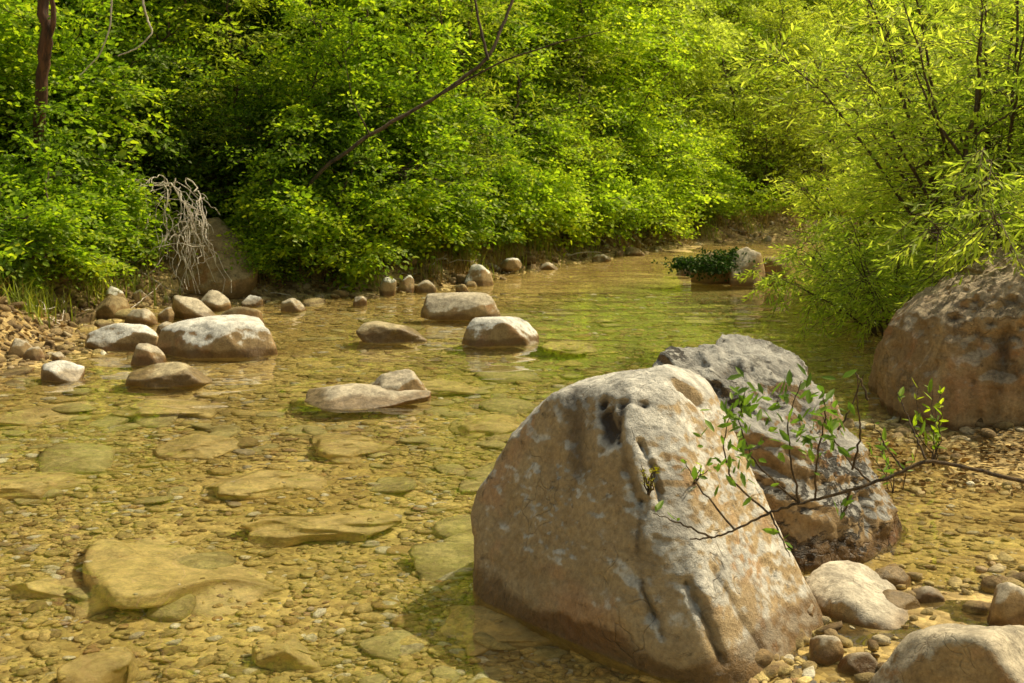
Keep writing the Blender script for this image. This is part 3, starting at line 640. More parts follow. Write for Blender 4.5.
def broad_plant(seed, hgt, rad, mat, bark='bark', nl=14, nt=640, ll=.085, lw=.6, trunk_r=.05, low=.15, stems=3, scl=1.0, lobe=.33):
    """returns (wood mesh, leaf mesh): limbs run to lobes, leaf sprays sit on the lobes"""
    r = np.random.default_rng(seed); w = MB()
    tr = []
    for s in range(stems):
        a = r.uniform(0, 6.28); q = rad * (.35 if stems > 1 else .12)
        top = np.array([math.cos(a) * q, math.sin(a) * q, hgt * r.uniform(.8, .95)])
        pts = curve_pts(r.normal(0, .03 * stems, 3) * [1, 1, 0], top, 12, .5, r=r); tr.append(pts)
        w.tube(pts, np.linspace(trunk_r, trunk_r * .22, 12) / (1 if stems == 1 else 1.5), 7)
    T_, Fd = [], []
    for k in range(nl):
        zf = low + (1 - low) * (k + r.uniform(.2, .8)) / nl; a = k * 2.4 + r.uniform(-.4, .4)
        env = math.sqrt(max(.08, 1 - ((zf - .5) / .56) ** 2)) if low < .4 else math.sqrt(max(.1, 1 - ((zf - .65) / .42) ** 2))
        q = rad * env * r.uniform(.3, 1.0); c = np.array([math.cos(a) * q, math.sin(a) * q, hgt * zf])
        pts = tr[k % stems]; j = int(np.clip(np.searchsorted(pts[:, 2], c[2] * .72), 1, 11)); p0 = pts[j]
        br = curve_pts(p0, c, 8, .5, -.06, r=r); w.tube(br, np.linspace(trunk_r * .4, .006, 8), 5)
        m_ = nt // nl; lr = rad * lobe * r.uniform(.6, 2.2)
        dd_ = r.normal(0, 1, (m_, 3)); dd_ /= np.linalg.norm(dd_, axis=1)[:, None]; dd_[:, 2] = dd_[:, 2] * r.uniform(.35, .8) + .05
        rr_ = lr * r.uniform(.1, 1.0, m_) ** .75
        t = c + dd_ * rr_[:, None]; out = (t - [0, 0, 0]) * [1, 1, 0]; out /= np.linalg.norm(out, axis=1)[:, None] + 1e-6
        fd = dd_ * [1, 1, .3] + out * .9 + r.normal(0, .25, (m_, 3)) * [1, 1, .5]
        T_.append(t); Fd.append(fd)
        for q_ in range(0, m_, 2):
            s0 = br[r.integers(4, 8)]; w.tube(np.array([s0, (s0 + t[q_]) / 2 + r.normal(0, .03, 3), t[q_], t[q_] + fd[q_] / np.linalg.norm(fd[q_]) * .35 * scl]), [.007, .005, .004, .002], 3)
    for k in range(int(nl * 2.2)):                                  # long leader shoots that break the outline
        j = int(r.integers(4, 12)); p0 = tr[k % stems][j]; a = r.uniform(0, 6.28); el = r.uniform(-.15, 1.0); L_ = rad * r.uniform(.9, 1.5)
        e = p0 + np.array([math.cos(a) * math.cos(el), math.sin(a) * math.cos(el), math.sin(el)]) * L_
        br = curve_pts(p0, e, 12, .4, -.12, r=r); w.tube(br, np.linspace(.014, .003, 12), 4)
        m_ = int(12 + L_ * 9); i0 = r.integers(4, 12, m_); t = br[i0] + r.normal(0, .05, (m_, 3)); dv = (e - p0) / L_
        T_.append(t); Fd.append(dv * .7 + r.normal(0, .7, (m_, 3)) * [1, 1, .4] - [0, 0, .1])
    T_ = np.concatenate(T_); Fd = np.concatenate(Fd)
    T_[:, 2] = np.maximum(T_[:, 2], .08)
    return w.mesh('trunk', M[bark]), sprays('crown', T_, Fd, M[mat], 'broad', ll, lw, r, scl, .3)
def sapling_plant(seed, hgt, mat, nb=26, per=11, ll=.08, lw=.42, spread=.75):
    r = np.random.default_rng(seed); w = MB(); T_, Fd = [], []
    tr = curve_pts(np.zeros(3), np.array([r.normal(0, .25), r.normal(0, .25), hgt]), 22, .35, r=r); w.tube(tr, np.linspace(.032, .005, 22), 6)
    for k in range(nb):
        u = .15 + .85 * (k + r.uniform(0, 1)) / nb; p0 = tr[int(u * 21)]; a = k * 2.4 + r.uniform(-.6, .6); L_ = spread * (1.15 - u) * r.uniform(.6, 1.4) + .15
        e = p0 + np.array([math.cos(a), math.sin(a), r.uniform(.1, .8)]) * L_; br = curve_pts(p0, e, 8, .4, -.1, r=r); w.tube(br, np.linspace(.010, .002, 8), 4)
        T_.append(br[r.integers(1, 8, per)] + r.normal(0, .03, (per, 3))); Fd.append((e - p0) / L_ * .7 + r.normal(0, .6, (per, 3)) * [1, 1, .5] - [0, 0, .15])
    return w.mesh('trunk', M['bark']), sprays('crown', np.concatenate(T_), np.concatenate(Fd), M[mat], 'broad', ll, lw, r, 1.0, .35)
def willow_plant(seed, hgt, rad, mat, stems=16, per=46, ll=.085, lw=.2, scl=1.0, lean=(0, 0), bark='twig', droop=.25):
    r = np.random.default_rng(seed); w = MB(); T_, Fd = [], []
    for s in range(stems):
        a = s * 2.4 + r.uniform(-.4, .4); q = rad * math.sqrt((s + .5) / stems); h = hgt * r.uniform(.72, 1.0) * (1 - .35 * (q / rad) ** 2)
        top = np.array([math.cos(a) * q + lean[0], math.sin(a) * q + lean[1], h]); n = 14; t = np.linspace(0, 1, n)[:, None]
        b0 = np.array([math.cos(a), math.sin(a), 0]) * .12 * rad
        pts = b0 + (top - b0) * np.concatenate([t ** 1.25, t ** 1.25, t ** .85], 1)
        pts += np.cumsum(r.normal(0, .018, (n, 3)), 0) * t
        w.tube(pts, np.linspace(.022, .004, n) * (hgt / 3) ** .5, 5)
        u = r.uniform(.12, 1, per) ** .8; idx = u * (n - 1); i0 = np.clip(idx.astype(int), 0, n - 2); fr_ = (idx - i0)[:, None]
        pp = pts[i0] * (1 - fr_) + pts[i0 + 1] * fr_; tg = pts[i0 + 1] - pts[i0]; tg /= np.linalg.norm(tg, axis=1)[:, None]
        lat = r.normal(0, 1, (per, 3)); lat[:, 2] *= .4; lat /= np.linalg.norm(lat, axis=1)[:, None]
        fd = tg * .6 + lat * .9; L_ = r.uniform(0, .5, per)[:, None] * (1.15 - u[:, None]); fd /= np.linalg.norm(fd, axis=1)[:, None]
        st = pp + fd * L_ ; st[:, 2] -= L_[:, 0] ** 2 * droop
        T_.append(st); Fd.append(fd - np.array([0, 0, droop]))
        for q_ in range(0, per):
            w.tube(np.array([pp[q_], st[q_], st[q_] + Fd[-1][q_] * .4 * scl]), [.005, .004, .0015], 3)
    return w.mesh('stems', M[bark]), sprays('foliage', np.concatenate(T_), np.concatenate(Fd), M[mat], 'narrow', ll, lw, r, scl, .25)

PRO = {
 'hz1': ('leafy_shrub', 'trunk', 'crown', broad_plant(101, 2.4, 1.35, 'hazel', nl=15, nt=880, ll=.078, scl=1.0)),
 'hz2': ('leafy_shrub', 'trunk', 'crown', broad_plant(102, 2.0, 1.3, 'lime', nl=14, nt=900, ll=.068, scl=1.0)),
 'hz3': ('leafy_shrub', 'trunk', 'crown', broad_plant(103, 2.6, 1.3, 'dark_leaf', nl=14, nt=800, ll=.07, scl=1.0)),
 'lo1': ('low_bush', 'stems', 'foliage', broad_plant(141, .85, .6, 'hazel', nl=9, nt=260, ll=.075, scl=.8, trunk_r=.015)),
 'lo2': ('low_bush', 'stems', 'foliage', broad_plant(142, .95, .6, 'hazel', nl=9, nt=260, ll=.06, scl=.8, trunk_r=.015)),
 'lo3': ('low_bush', 'stems', 'foliage', broad_plant(143, .85, .65, 'lime', nl=9, nt=260, ll=.07, scl=.8, trunk_r=.015)),
 'wl5': ('willow_bush', 'stems', 'foliage', willow_plant(135, 1.75, .95, 'willow', 20, 48, .095, .2, lean=(-.3, -2.0), droop=.85)),
 'sp1': ('sapling', 'trunk', 'crown', sapling_plant(151, 4.2, 'lime')),
 'sp2': ('sapling', 'trunk', 'crown', sapling_plant(152, 3.6, 'hazel', 24, 12, .07, .5)),
 'sp3': ('sapling', 'trunk', 'crown', sapling_plant(153, 4.6, 'willow_dark', 30, 11, .09, .25)),
 'md1': ('young_tree', 'trunk', 'crown', broad_plant(111, 4.4, 1.7, 'hazel', nl=22, nt=1450, ll=.088, scl=1.1, trunk_r=.06, low=.18, stems=3)),
 'md2': ('young_tree', 'trunk', 'crown', broad_plant(112, 4.6, 1.8, 'lime', nl=22, nt=1600, ll=.078, scl=1.05, trunk_r=.07, low=.2, stems=2)),
 'md3': ('young_tree', 'trunk', 'crown', broad_plant(113, 4.6, 1.7, 'dark_leaf', nl=22, nt=1200, ll=.105, scl=1.3, trunk_r=.07, low=.2, stems=2)),
 'tr1': ('broadleaf_tree', 'trunk', 'crown', broad_plant(121, 9, 3.0, 'hazel', nl=34, nt=2300, ll=.13, trunk_r=.14, low=.22, stems=1, scl=1.5, lobe=.3)),
 'tr2': ('broadleaf_tree', 'trunk', 'crown', broad_plant(122, 9.5, 3.2, 'lime', nl=34, nt=2300, ll=.13, trunk_r=.15, low=.2, stems=1, scl=1.5, lobe=.3)),
 'tr3': ('broadleaf_tree', 'trunk', 'crown', broad_plant(123, 9, 3.0, 'dark_leaf', nl=32, nt=2200, ll=.13, trunk_r=.15, low=.25, stems=1, scl=1.5, lobe=.3)),
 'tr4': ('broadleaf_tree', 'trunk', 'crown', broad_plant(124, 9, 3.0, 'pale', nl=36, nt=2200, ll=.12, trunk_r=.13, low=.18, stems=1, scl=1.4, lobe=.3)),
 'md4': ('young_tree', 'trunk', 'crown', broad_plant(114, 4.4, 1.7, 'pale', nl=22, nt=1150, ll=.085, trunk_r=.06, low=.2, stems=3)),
 'wl1': ('willow_bush', 'stems', 'foliage', willow_plant(131, 2.6, 1.2, 'willow_dark', 20, 42, .085, .2)),
 'wl2': ('willow_bush', 'stems', 'foliage', willow_plant(132, 3.2, 1.4, 'willow', 20, 44, .12, .2, droop=.4)),
 'wl4': ('willow_bush', 'stems', 'foliage', willow_plant(134, 1.9, 2.0, 'willow', 16, 40, .115, .2, droop=.7)),
 'wl3': ('willow_bush', 'stems', 'foliage', willow_plant(133, 3.9, 1.8, 'willow', 24, 60, .10, .21, droop=.45)),
}
used = {}
def plant(key, px, Yd, sc, label, cat, group, rz=None, dz=-.05, tilt=(0, 0)):
    x = (px - CX) / F * Yd; kind, wn, ln, (wm, lm) = PRO[key]
    r0 = random.random() * 6.28 if rz is None else rz
    o = empty(kind, (x, Yd, H1(x, Yd) + dz), r0, sc); o.rotation_euler = (tilt[0], tilt[1], r0)
    obj(wn, wm, o); obj(ln, lm, o); tag(o, label, cat, group); return o
FRONT = 'shrubs at the edge of the left bank'; MID = 'young trees behind the bank shrubs'; BACK = 'tall trees on the wooded slope'
for a in [
 ('hz1', -40, 13.6, 1.0, 'broad leaved shrub at the far left edge of the bank'), ('hz1', 22, 14.2, .85, 'low bright green shrub above the brown reeds at far left'),
 ('hz3', 80, 15.0, .8, 'dark green shrub just left of the bare root tangle'), ('hz1', 140, 16.5, .85, 'green shrub directly behind the bare root tangle'),
 ('hz3', 200, 17.4, .9, 'dark shrub behind the left bank boulder'), ('hz3', 285, 16.0, .75, 'shady shrub right of the left bank boulder'),
 ('hz1', 318, 15.9, .85, 'layered green shrub overhanging the still water left of the upright pale stones'), ('hz1', 362, 16.1, .85, 'glossy dark shrub above the upright pale stones'),
 ('hz1', 405, 16.8, .8, 'green shrub above the flat brown stone on shore'), ('wl1', 452, 17.8, .75, 'narrow leaved bush above the white capped dark stone'),
 ('hz2', 500, 19.2, .9, 'shrub behind the grass clump at the shore'), ('wl1', 545, 20.2, .85, 'feathery bush right of the shore grass clump'),
 ('hz2', 592, 21.4, .9, 'bright yellow green shrub on the far shore'), ('hz2', 636, 22.8, .85, 'bright shrub closest to the bend on the left shore'),
 ('hz2', 676, 24.2, .8, 'small lime coloured shrub at the creek bend')]:
    plant(*a, 'shrub', FRONT)
for a in [('lo1', -6, 12.9, 1.0, 'knee high leafy bush at the left edge above the reeds'), ('lo2', 55, 13.5, 1.0, 'knee high bush among the brown reeds'), ('lo1', -2, 11.7, .9, 'knee high leafy bush closest to the camera on the left bank'), ('lo2', 24, 12.3, .9, 'knee high bush right of the closest left bank bush'), ('lo1', 52, 12.9, .8, 'small leafy bush just above the rubble at left'), ('lo2', 262, 14.35, .6, 'small leafy bush at the right foot of the left bank boulder'), ('lo1', 128, 14.0, .6, 'small leafy bush growing through the left side of the root tangle'), ('lo2', 84, 13.4, .8, 'small leafy bush left of the rock pile'), ('lo1', 100, 14.0, .9, 'knee high bush left of the root tangle'),
 ('lo2', 290, 14.7, .9, 'knee high bush at the waterline below the shady shrub'), ('lo1', 322, 14.7, 1.0, 'knee high bush at the waterline below the layered shrub'), ('lo2', 352, 15.0, 1.0, 'knee high bush left of the upright pale stones'),
 ('lo1', 395, 15.7, 1.0, 'knee high bush just behind the upright pale stones'), ('lo2', 432, 16.2, 1.0, 'knee high bush behind the driftwood log'), ('lo1', 478, 17.4, .9, 'knee high bush behind the white capped dark stone'),
 ('lo3', 515, 18.3, 1.0, 'knee high bright bush left of the grass clump'), ('lo3', 560, 19.3, 1.1, 'knee high bright bush right of the grass clump'), ('lo3', 600, 20.3, 1.0, 'knee high bright bush on the far shore'), ('lo3', 640, 21.8, 1.1, 'knee high bright bush nearest the bend'),
 ('lo3', 690, 23.9, 1.1, 'knee high bright bush right at the bend')]:
    plant(*a, 'bush', 'knee high bushes along the left shore')
for a in [('sp2', 10, 13.6, 1.0, 'slender sapling left of the reddish trunk'), ('sp2', 88, 14.6, .9, 'slender sapling between the reddish trunk and the root tangle'), ('sp1', 165, 15.4, 1.0, 'slender sapling rising behind the root tangle'), ('sp3', 238, 15.6, .95, 'slender narrow leaved sapling behind the left bank boulder'),
 ('sp2', 300, 15.2, .9, 'slender sapling by the foot of the leaning trunk'), ('sp1', 345, 15.4, 1.0, 'slender bright sapling in front of the layered shrub'), ('sp1', 418, 16.6, 1.0, 'slender bright sapling under the leaning trunk'), ('sp3', 470, 17.6, 1.0, 'slender narrow leaved sapling above the driftwood log'),
 ('sp1', 520, 19.0, 1.0, 'slender bright sapling above the grass clump'), ('sp3', 575, 20.2, 1.0, 'slender narrow leaved sapling on the far left shore'), ('sp1', 615, 21.6, 1.1, 'slender bright sapling on the far left shore'), ('sp3', 660, 23.4, 1.1, 'slender narrow leaved sapling beside the bend'),
 ('sp1', 720, 26.0, 1.2, 'slender bright sapling beyond the bend'), ('sp3', 775, 26.4, 1.2, 'slender sapling with thin dark stem beyond the bend'), ('sp3', 830, 24.0, 1.1, 'slender sapling standing left of the right bank willows'), ('sp1', 880, 24.5, 1.2, 'slender bright sapling behind the right bank willows')]:
    plant(*a, 'sapling', 'slender saplings on the banks')
for a in [
 ('wl1', 712, 25.6, 1.0, 'feathery willow bush beyond the creek bend, leftmost of three'), ('wl1', 762, 26.3, 1.15, 'feathery willow bush beyond the creek bend, middle of three'), ('wl1', 815, 26.8, 1.1, 'feathery willow bush beyond the creek bend, rightmost of three')]:
    plant(*a, 'bush', 'willow bushes beyond the bend')
for a in [
 ('md3', -30, 16.2, 1.0, 'dark young tree at the far left behind the bank shrubs'), ('md1', 62, 16.9, .85, 'young tree beside the reddish trunk'), ('md1', 135, 18.4, .95, 'young tree above the root tangle'),
 ('md3', 215, 18.2, .9, 'shady young tree above the left bank boulder'), ('md1', 290, 18.0, .95, 'layered young tree at the base of the leaning trunk'), ('md2', 365, 18.8, 1.0, 'bright topped young tree in front of the leaning trunk'),
 ('md1', 440, 19.8, .9, 'dark young tree right of the leaning trunk'), ('md2', 505, 21.4, 1.0, 'young tree behind the shore grass clump'), ('md2', 570, 23.0, 1.0, 'lime green young tree on the far left bank'),
 ('md4', 630, 24.6, 1.0, 'lime green young tree above the bend'), ('wl2', 690, 27.0, 1.0, 'tall willow beyond the bend'), ('md4', 745, 29.6, .9, 'pale green young tree on the slope beyond the bend'),
 ('wl2', 800, 29.4, 1.0, 'willow on the slope beyond the bend'), ('md4', 860, 31.0, .8, 'pale young tree behind the right bank willow'), ('md4', 925, 31.5, .8, 'yellow green young tree far behind the right willow'), ('md4', 1000, 31.5, .8, 'young tree at the far right beyond the creek')]:
    plant(*a, 'tree', MID)
for a in [
 ('tr3', -60, 21.5, .9, 'tall shady tree at the far left of the wood'), ('tr3', 60, 22.5, 1.0, 'tall dark tree behind the reddish trunk'), ('tr3', 170, 24.0, 1.0, 'tall dark tree above the root tangle'),
 ('tr1', 275, 22.5, .75, 'tall tree left of the leaning trunk'), ('tr1', 395, 24.5, .75, 'tall tree right behind the leaning trunk'), ('tr2', 490, 27.0, .75, 'tall tree in the middle of the wood'), ('tr4', 585, 29.0, .7, 'tall lime green tree left of the bend'),
 ('tr4', 680, 33.0, .65, 'tall pale tree over the bend'), ('tr4', 770, 35.0, .6, 'tall tree on the far slope in the middle right'), ('tr4', 860, 36.0, .6, 'tall yellow green tree on the far right slope'), ('tr4', 950, 36.0, .65, 'bright tall tree behind the right willows'),
 ('tr4', 1050, 35.0, .65, 'tall tree at the right edge of the far slope'),
 ('tr3', 10, 29.5, 1.1, 'second row dark tree at upper left'), ('tr3', 130, 31, 1.1, 'second row dark tree between the two leftmost tall trees'), ('tr3', 260, 31, .95, 'second row dark tree above the leaning trunk base'), ('tr1', 380, 33, .9, 'second row dark tree at upper middle left'),
 ('tr2', 500, 36, .8, 'rearmost tree in the middle of the wood'), ('tr4', 620, 39, .7, 'rearmost tree left of the bend'), ('tr4', 740, 44, .7, 'rearmost tree over the bend'), ('tr4', 850, 46, .7, 'rearmost tree on the right slope'), ('tr4', 960, 46, .7, 'rearmost bright tree at upper right')]:
    plant(*a, 'tree', BACK)
# right bank willows
RW = 'willows on the right bank'
plant('wl3', 985, 10.6, .95, 'large bright willow overhanging the huge brown boulder', 'bush', RW, rz=.4, tilt=(0, -.12))
plant('wl3', 945, 13.0, .8, 'bright willow leaning over the water above its dark stem', 'bush', RW, rz=2.0, tilt=(.0, -.1))
plant('wl2', 885, 14.6, .8, 'willow tips drooping to the water left of the brown boulder', 'bush', RW, rz=1.2, tilt=(0, -.08))
plant('wl3', 1120, 10.4, .75, 'willow at the right edge above the huge brown boulder', 'bush', RW, rz=3.3, tilt=(0, -.1))
plant('wl2', 1030, 16.0, .9, 'tall willow in the second row of the right bank', 'bush', RW, rz=5.1)
plant('wl3', 930, 18.5, .62, 'willow behind the mossy rocks on the right bank', 'bush', RW, rz=4.1)
plant('wl4', 900, 11.3, .7, 'low arching willow trailing its tips over the water left of the brown boulder', 'bush', RW, rz=.9)
plant('wl5', 1010, 9.9, 1.0, 'low arching willow spilling over the top of the brown boulder', 'bush', RW, rz=0)
plant('wl4', 868, 13.0, .6, 'lowest willow dipping its tips into the creek by the mossy rocks', 'bush', RW, rz=4.2)

# undergrowth carpet (uncountable)
def scatter_bank(n, o0, o1, seed, x0=-14, x1=22, y0=8, y1=40):
    r = np.random.default_rng(seed); q = np.stack([r.uniform(x0, x1, n), r.uniform(y0, y1, n)], 1)
    q = q[np.abs(q[:, 0]) < q[:, 1] * .5 + 1]; d = -channel_dist(q); return q[(d > o0) & (d < o1)]
r = np.random.default_rng(55)
def carpet(label, q, mat, kind, ll, lw, hmax, scl, cat='undergrowth', seed=0):
    r = np.random.default_rng(seed); z = height(q[:, 0], q[:, 1]) + r.uniform(.02, hmax, len(q))
    a = r.uniform(0, 6.28, len(q)); f = np.stack([np.cos(a), np.sin(a) - .3, r.uniform(0, .7, len(q))], 1)
    o = obj('undergrowth', sprays('undergrowth', np.stack([q[:, 0], q[:, 1], z], 1), f, M[mat], kind, ll, lw, r, scl)); tag(o, label, cat, None, 'stuff')
q = scatter_bank(15000, .45, 3.0, 1); carpet('low leafy plants covering the foot of the wooded bank', q[:5200], 'hazel', 'broad', .075, .6, .6, .8, seed=1)
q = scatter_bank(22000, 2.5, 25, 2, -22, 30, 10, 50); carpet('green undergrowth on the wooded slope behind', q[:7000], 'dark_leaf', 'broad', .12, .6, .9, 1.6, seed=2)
q = scatter_bank(12000, .4, 2.2, 3, -1, 22, 15, 34); carpet('bright yellow green herbs on the far shore', q[:2600], 'lime', 'broad', .07, .5, .45, .8, seed=3)
# grass
def grass(label, q, mat, h, seed, wid=.008, n=5):
    r = np.random.default_rng(seed); m_ = len(q); z = height(q[:, 0], q[:, 1])
    a = r.uniform(0, 6.28, m_); L = h * r.uniform(.5, 1.2, m_); lean = r.uniform(.1, .75, m_)
    t = np.linspace(0, 1, n); o = np.stack([np.cos(a), np.sin(a)], 1)
    ctr = np.zeros((m_, n, 3)); ctr[:, :, :2] = q[:, None] + o[:, None] * (lean * L)[:, None, None] * (t ** 2)[None, :, None]
    ctr[:, :, 2] = z[:, None] - .02 + (L * (1 - .35 * lean))[:, None] * (t - .25 * lean[:, None] * t ** 2 * 1.6)
    s = np.stack([-np.sin(a), np.cos(a), a * 0], 1)[:, None] * (wid * (1 - t ** 2 * .9))[None, :, None]
    V = np.stack([ctr - s, ctr + s], 2).reshape(m_, -1, 3)
    k = np.arange(n - 1) * 2; f = np.stack([k, k + 1, k + 3, k + 2], 1)
    Fc = (f[None] + (np.arange(m_) * 2 * n)[:, None, None]).reshape(-1, 4)
    ob = obj('grass', mesh_np('grass', V.reshape(-1, 3), [Fc], M[mat], False)); tag(ob, label, 'grass', None, 'stuff')
def clumps(n, cl, sp, seed, o0, o1, **kw):
    r = np.random.default_rng(seed); c = scatter_bank(cl * 30, o0, o1, seed, **kw)[:cl]; return c[r.integers(0, len(c), n)] + r.normal(0, sp, (n, 2))
grass('green grass tufts along the left bank', clumps(9000, 160, .13, 5, .25, 1.4, x0=-8, x1=8, y0=11, y1=26), 'grass', .42, 1, .007)
grass('brown dry reeds on the left bank above the waterline', np.concatenate([clumps(5000, 70, .12, 6, .5, 1.6, x0=-7, x1=-2.5, y0=9, y1=15.5)]), 'dry', .42, 2, .006)
grass('brown dry grass at the foot of the far bank', clumps(4500, 90, .12, 8, .15, .8, x0=-3, x1=8, y0=14, y1=27), 'dry', .28, 3, .006)
gc = P(535, 262, 18.9); r = np.random.default_rng(5)
def grass_clump(px, Yd, n, h, label, mat='grass', sp=.1, seed=3):
    r = np.random.default_rng(seed); x = (px - CX) / F * Yd; q = np.array([x, Yd]) + r.normal(0, sp, (n, 2))
    before = set(bpy.data.objects); grass(label, q, mat, h, seed, .007)
    o = [k for k in bpy.data.objects if k not in before][0]; o.name = 'grass_clump'; del o['kind']; o['category'] = 'grass clump'; return o
grass_clump(533, 18.7, 420, .8, 'tall green grass clump at the shore behind the pale stone')
grass_clump(655, 23.0, 300, .7, 'yellow green grass clump near the bend', seed=5)
grass_clump(378, 16.3, 260, .6, 'yellowish grass clump by the upright pale stones', seed=6)

# ------------------------------------------------------------------ trunks, dead wood, vines
def bare(name, segs, mat, label, cat, sides=9):
    """segs: list of (points, r0, r1); first one is the trunk"""
    w = MB(); base = np.array(segs[0][0][0], float)
    for pts, r0, r1 in segs:
        pts = np.array(pts, float); n = 5 * len(pts)
        t = np.linspace(0, len(pts) - 1, n); q = np.stack([np.interp(t, range(len(pts)), pts[:, k]) for k in range(3)], 1)
        q[1:-1] = (q[:-2] + q[1:-1] * 2 + q[2:]) / 4; q[1:-1] += rng.normal(0, r0 * .18, (n - 2, 3))
        w.tube(q - base, np.linspace(r0, r1, n), sides)
    o = obj(name, w.mesh(name, mat)); o.location = base; tag(o, label, cat); return o
def gp(px, Yd, dz=-.1): x = (px - CX) / F * Yd; return np.array([x, Yd, H1(x, Yd) + dz])
bare('tree_trunk', [([gp(42, 13.3), P(40, 110, 12.9), P(46, 40, 12.8), P(42, -40, 12.8), P(50, -300, 12.8)], .07, .05), ([P(46, 60, 12.8), P(54, 20, 12.7), P(52, -30, 12.7)], .035, .02)], M['red_bark'], 'bare reddish tree trunk rising at the upper left', 'tree trunk')
bare('leaning_tree', [([gp(262, 14.8), P(318, 172, 14.5), P(370, 135, 14.5), P(440, 95, 14.6), P(488, 60, 14.7), P(505, 20, 14.9), P(520, -20, 15.1), P(540, -160, 15.4)], .025, .017),
   ([P(440, 95, 14.6), P(500, 62, 14.4), P(560, 42, 14.2), P(610, 30, 14.0)], .014, .005), ([P(488, 60, 14.7), P(478, 20, 14.8), P(470, -30, 14.9)], .02, .012), ([P(370, 135, 14.5), P(352, 100, 14.4), P(345, 60, 14.3)], .010, .004)], M['bark'], 'thin leaning trunk slanting up to the right through the leaves', 'tree trunk')
for (px, Yd, t_, lab) in [(402, 20.5, -20, 'dark upright trunk at the top left of centre'), (455, 21.0, 10, 'dark trunk right of the leaning one'), (650, 24.5, 10, 'slim stem in the lime green foliage'), (282, 19.5, 30, 'dark trunk above the shady shrub')]:
    bare('tree_trunk', [([gp(px, Yd), P(px - 4, 150, Yd), P(px + 5, 60, Yd + .2), P(px + 2, t_, Yd + .3), P(px + 12, -200, Yd + .5)], .09, .05), ([P(px + 4, 70, Yd + .2), P(px + 30, 20, Yd), P(px + 40, -30, Yd)], .03, .012)], M['bark'], lab, 'tree trunk')
bare('hanging_vine', [([P(118, -300, 13.3), P(112, 0, 13.3), P(110, 28, 13.3), P(100, 55, 13.3), P(80, 75, 13.3)], .012, .006)], M['dead'], 'pale bare vine hanging at the upper left', 'vine', 5)
bare('hanging_vine', [([P(140, -300, 13.3), P(142, 0, 13.3), P(148, 20, 13.3), P(153, 33, 13.3), P(138, 48, 13.3), P(118, 56, 13.3)], .014, .006)], M['dead'], 'kinked bare vine hanging right of the pale one', 'vine', 5)
# root tangle
r = np.random.default_rng(12); w = MB(); ap = P(168, 184, 13.9); base = W(190, 292, .3); base = np.array([base[0], 13.95, .25])
def rc(a, b_, r0, n=9, wob=.55, sag=-.08):
    p = curve_pts(a, b_, n, wob, sag, r=r); w.tube(p - base, np.linspace(r0 * .55, .0026, n), 5); return p
m0 = rc(P(232, 300, 14.3), ap, .03, 10, .4, -.15)
ends = [(150, 290), (165, 296), (180, 288), (196, 294), (215, 282), (222, 296), (205, 262), (172, 262), (186, 268), (142, 262), (216, 262), (200, 285), (176, 278), (212, 292), (230, 285), (158, 250)]
for k, (a, b_) in enumerate(ends[:13]):
    e = P(a, b_, 13.6 + r.uniform(-.25, .25)); st = m0[r.integers(5, 10)] + r.normal(0, .05, 3)
    p = rc(st, e, r.uniform(.009, .019), 12, .38, -.16)
    for j in range(4):
        i0 = r.integers(3, 9); q = p[i0] + (p[-1] - p[0]) * r.uniform(.2, .45) + r.normal(0, .14, 3) * [1, .6, .8]; p2 = rc(p[i0], q, .007, 7, .35, -.05)
        if j < 2: rc(p2[3], p2[3] + r.normal(0, .14, 3) + [0, 0, -.1], .004, 5, .3, 0)
for (a, b_) in [(112, 208), (122, 200), (140, 188), (130, 262), (128, 192), (118, 214), (136, 240), (146, 276)]:
    e = P(a, b_, 13.6); p = rc(ap, e, .012, 10, .5, -.18)
    for j in range(3): i0 = r.integers(4, 9); rc(p[i0], p[i0] + (p[-1] - p[0]) * .3 + r.normal(0, .12, 3), .006, 6, .5, 0)
rc(P(205, 246, 13.6), P(138, 262, 13.5), .012, 8, .4, 0); rc(P(200, 200, 13.7), P(220, 215, 13.7), .01, 7, .5, -.1)
o = obj('root_tangle', w.mesh('root_tangle', M['dead'])); o.location = base; tag(o, 'pale bare tangle of dead roots and twigs arching down the left bank', 'root tangle')
# driftwood piece at the shore
bare('driftwood', [([P(436, 244, 17.8) , P(455, 250, 17.5), P(480, 262, 17.3), P(500, 270, 17.0)], .07, .03)], M['dead'], 'grey driftwood log lying on the shore above the white capped stone', 'driftwood')
# mid-right thin stems of willow
bare('willow_sapling', [([gp(968, 9.7), P(962, 225, 9.7), P(966, 150, 9.8), P(978, 90, 9.9), P(982, 30, 10)], .03, .012), ([P(964, 160, 9.8), P(935, 120, 9.8), P(915, 70, 9.8)], .015, .006), ([P(966, 140, 9.8), P(1000, 120, 9.8), P(1030, 100, 9.8)], .014, .006)], M['twig'], 'dark forked sapling rising through the bright willow leaves', 'sapling', 6)

# ------------------------------------------------------------------ near twig over the boulders
root = empty('overhanging_branch', (2.35, 3.45, H1(2.35, 3.45)))
def twig_run(pts, r0, r1, w):
    pts = np.array(pts); n = 6 * len(pts); t = np.linspace(0, len(pts) - 1, n); q = np.stack([np.interp(t, range(len(pts)), pts[:, k]) for k in range(3)], 1)
    for _ in range(3): q[1:-1] = (q[:-2] + q[1:-1] * 2 + q[2:]) / 4
    q[1:-1] += rng.normal(0, .0016, (n - 2, 3)); w.tube(q - np.array(root.location), np.linspace(r0, r1, n), 6); return q
w = MB(); rl = np.array(root.location); YB = 3.3
main = twig_run([rl + [0, 0, -.05], np.array([2.1, 3.4, .45]), P(1130, 505, YB), P(1024, 482, YB), P(968, 468, YB), P(926, 459, YB), P(895, 476, YB), P(850, 491, YB), P(800, 503, YB), P(768, 513, YB), P(735, 530, YB), P(712, 538, YB), P(690, 539, YB)], .0085, .0022, w)
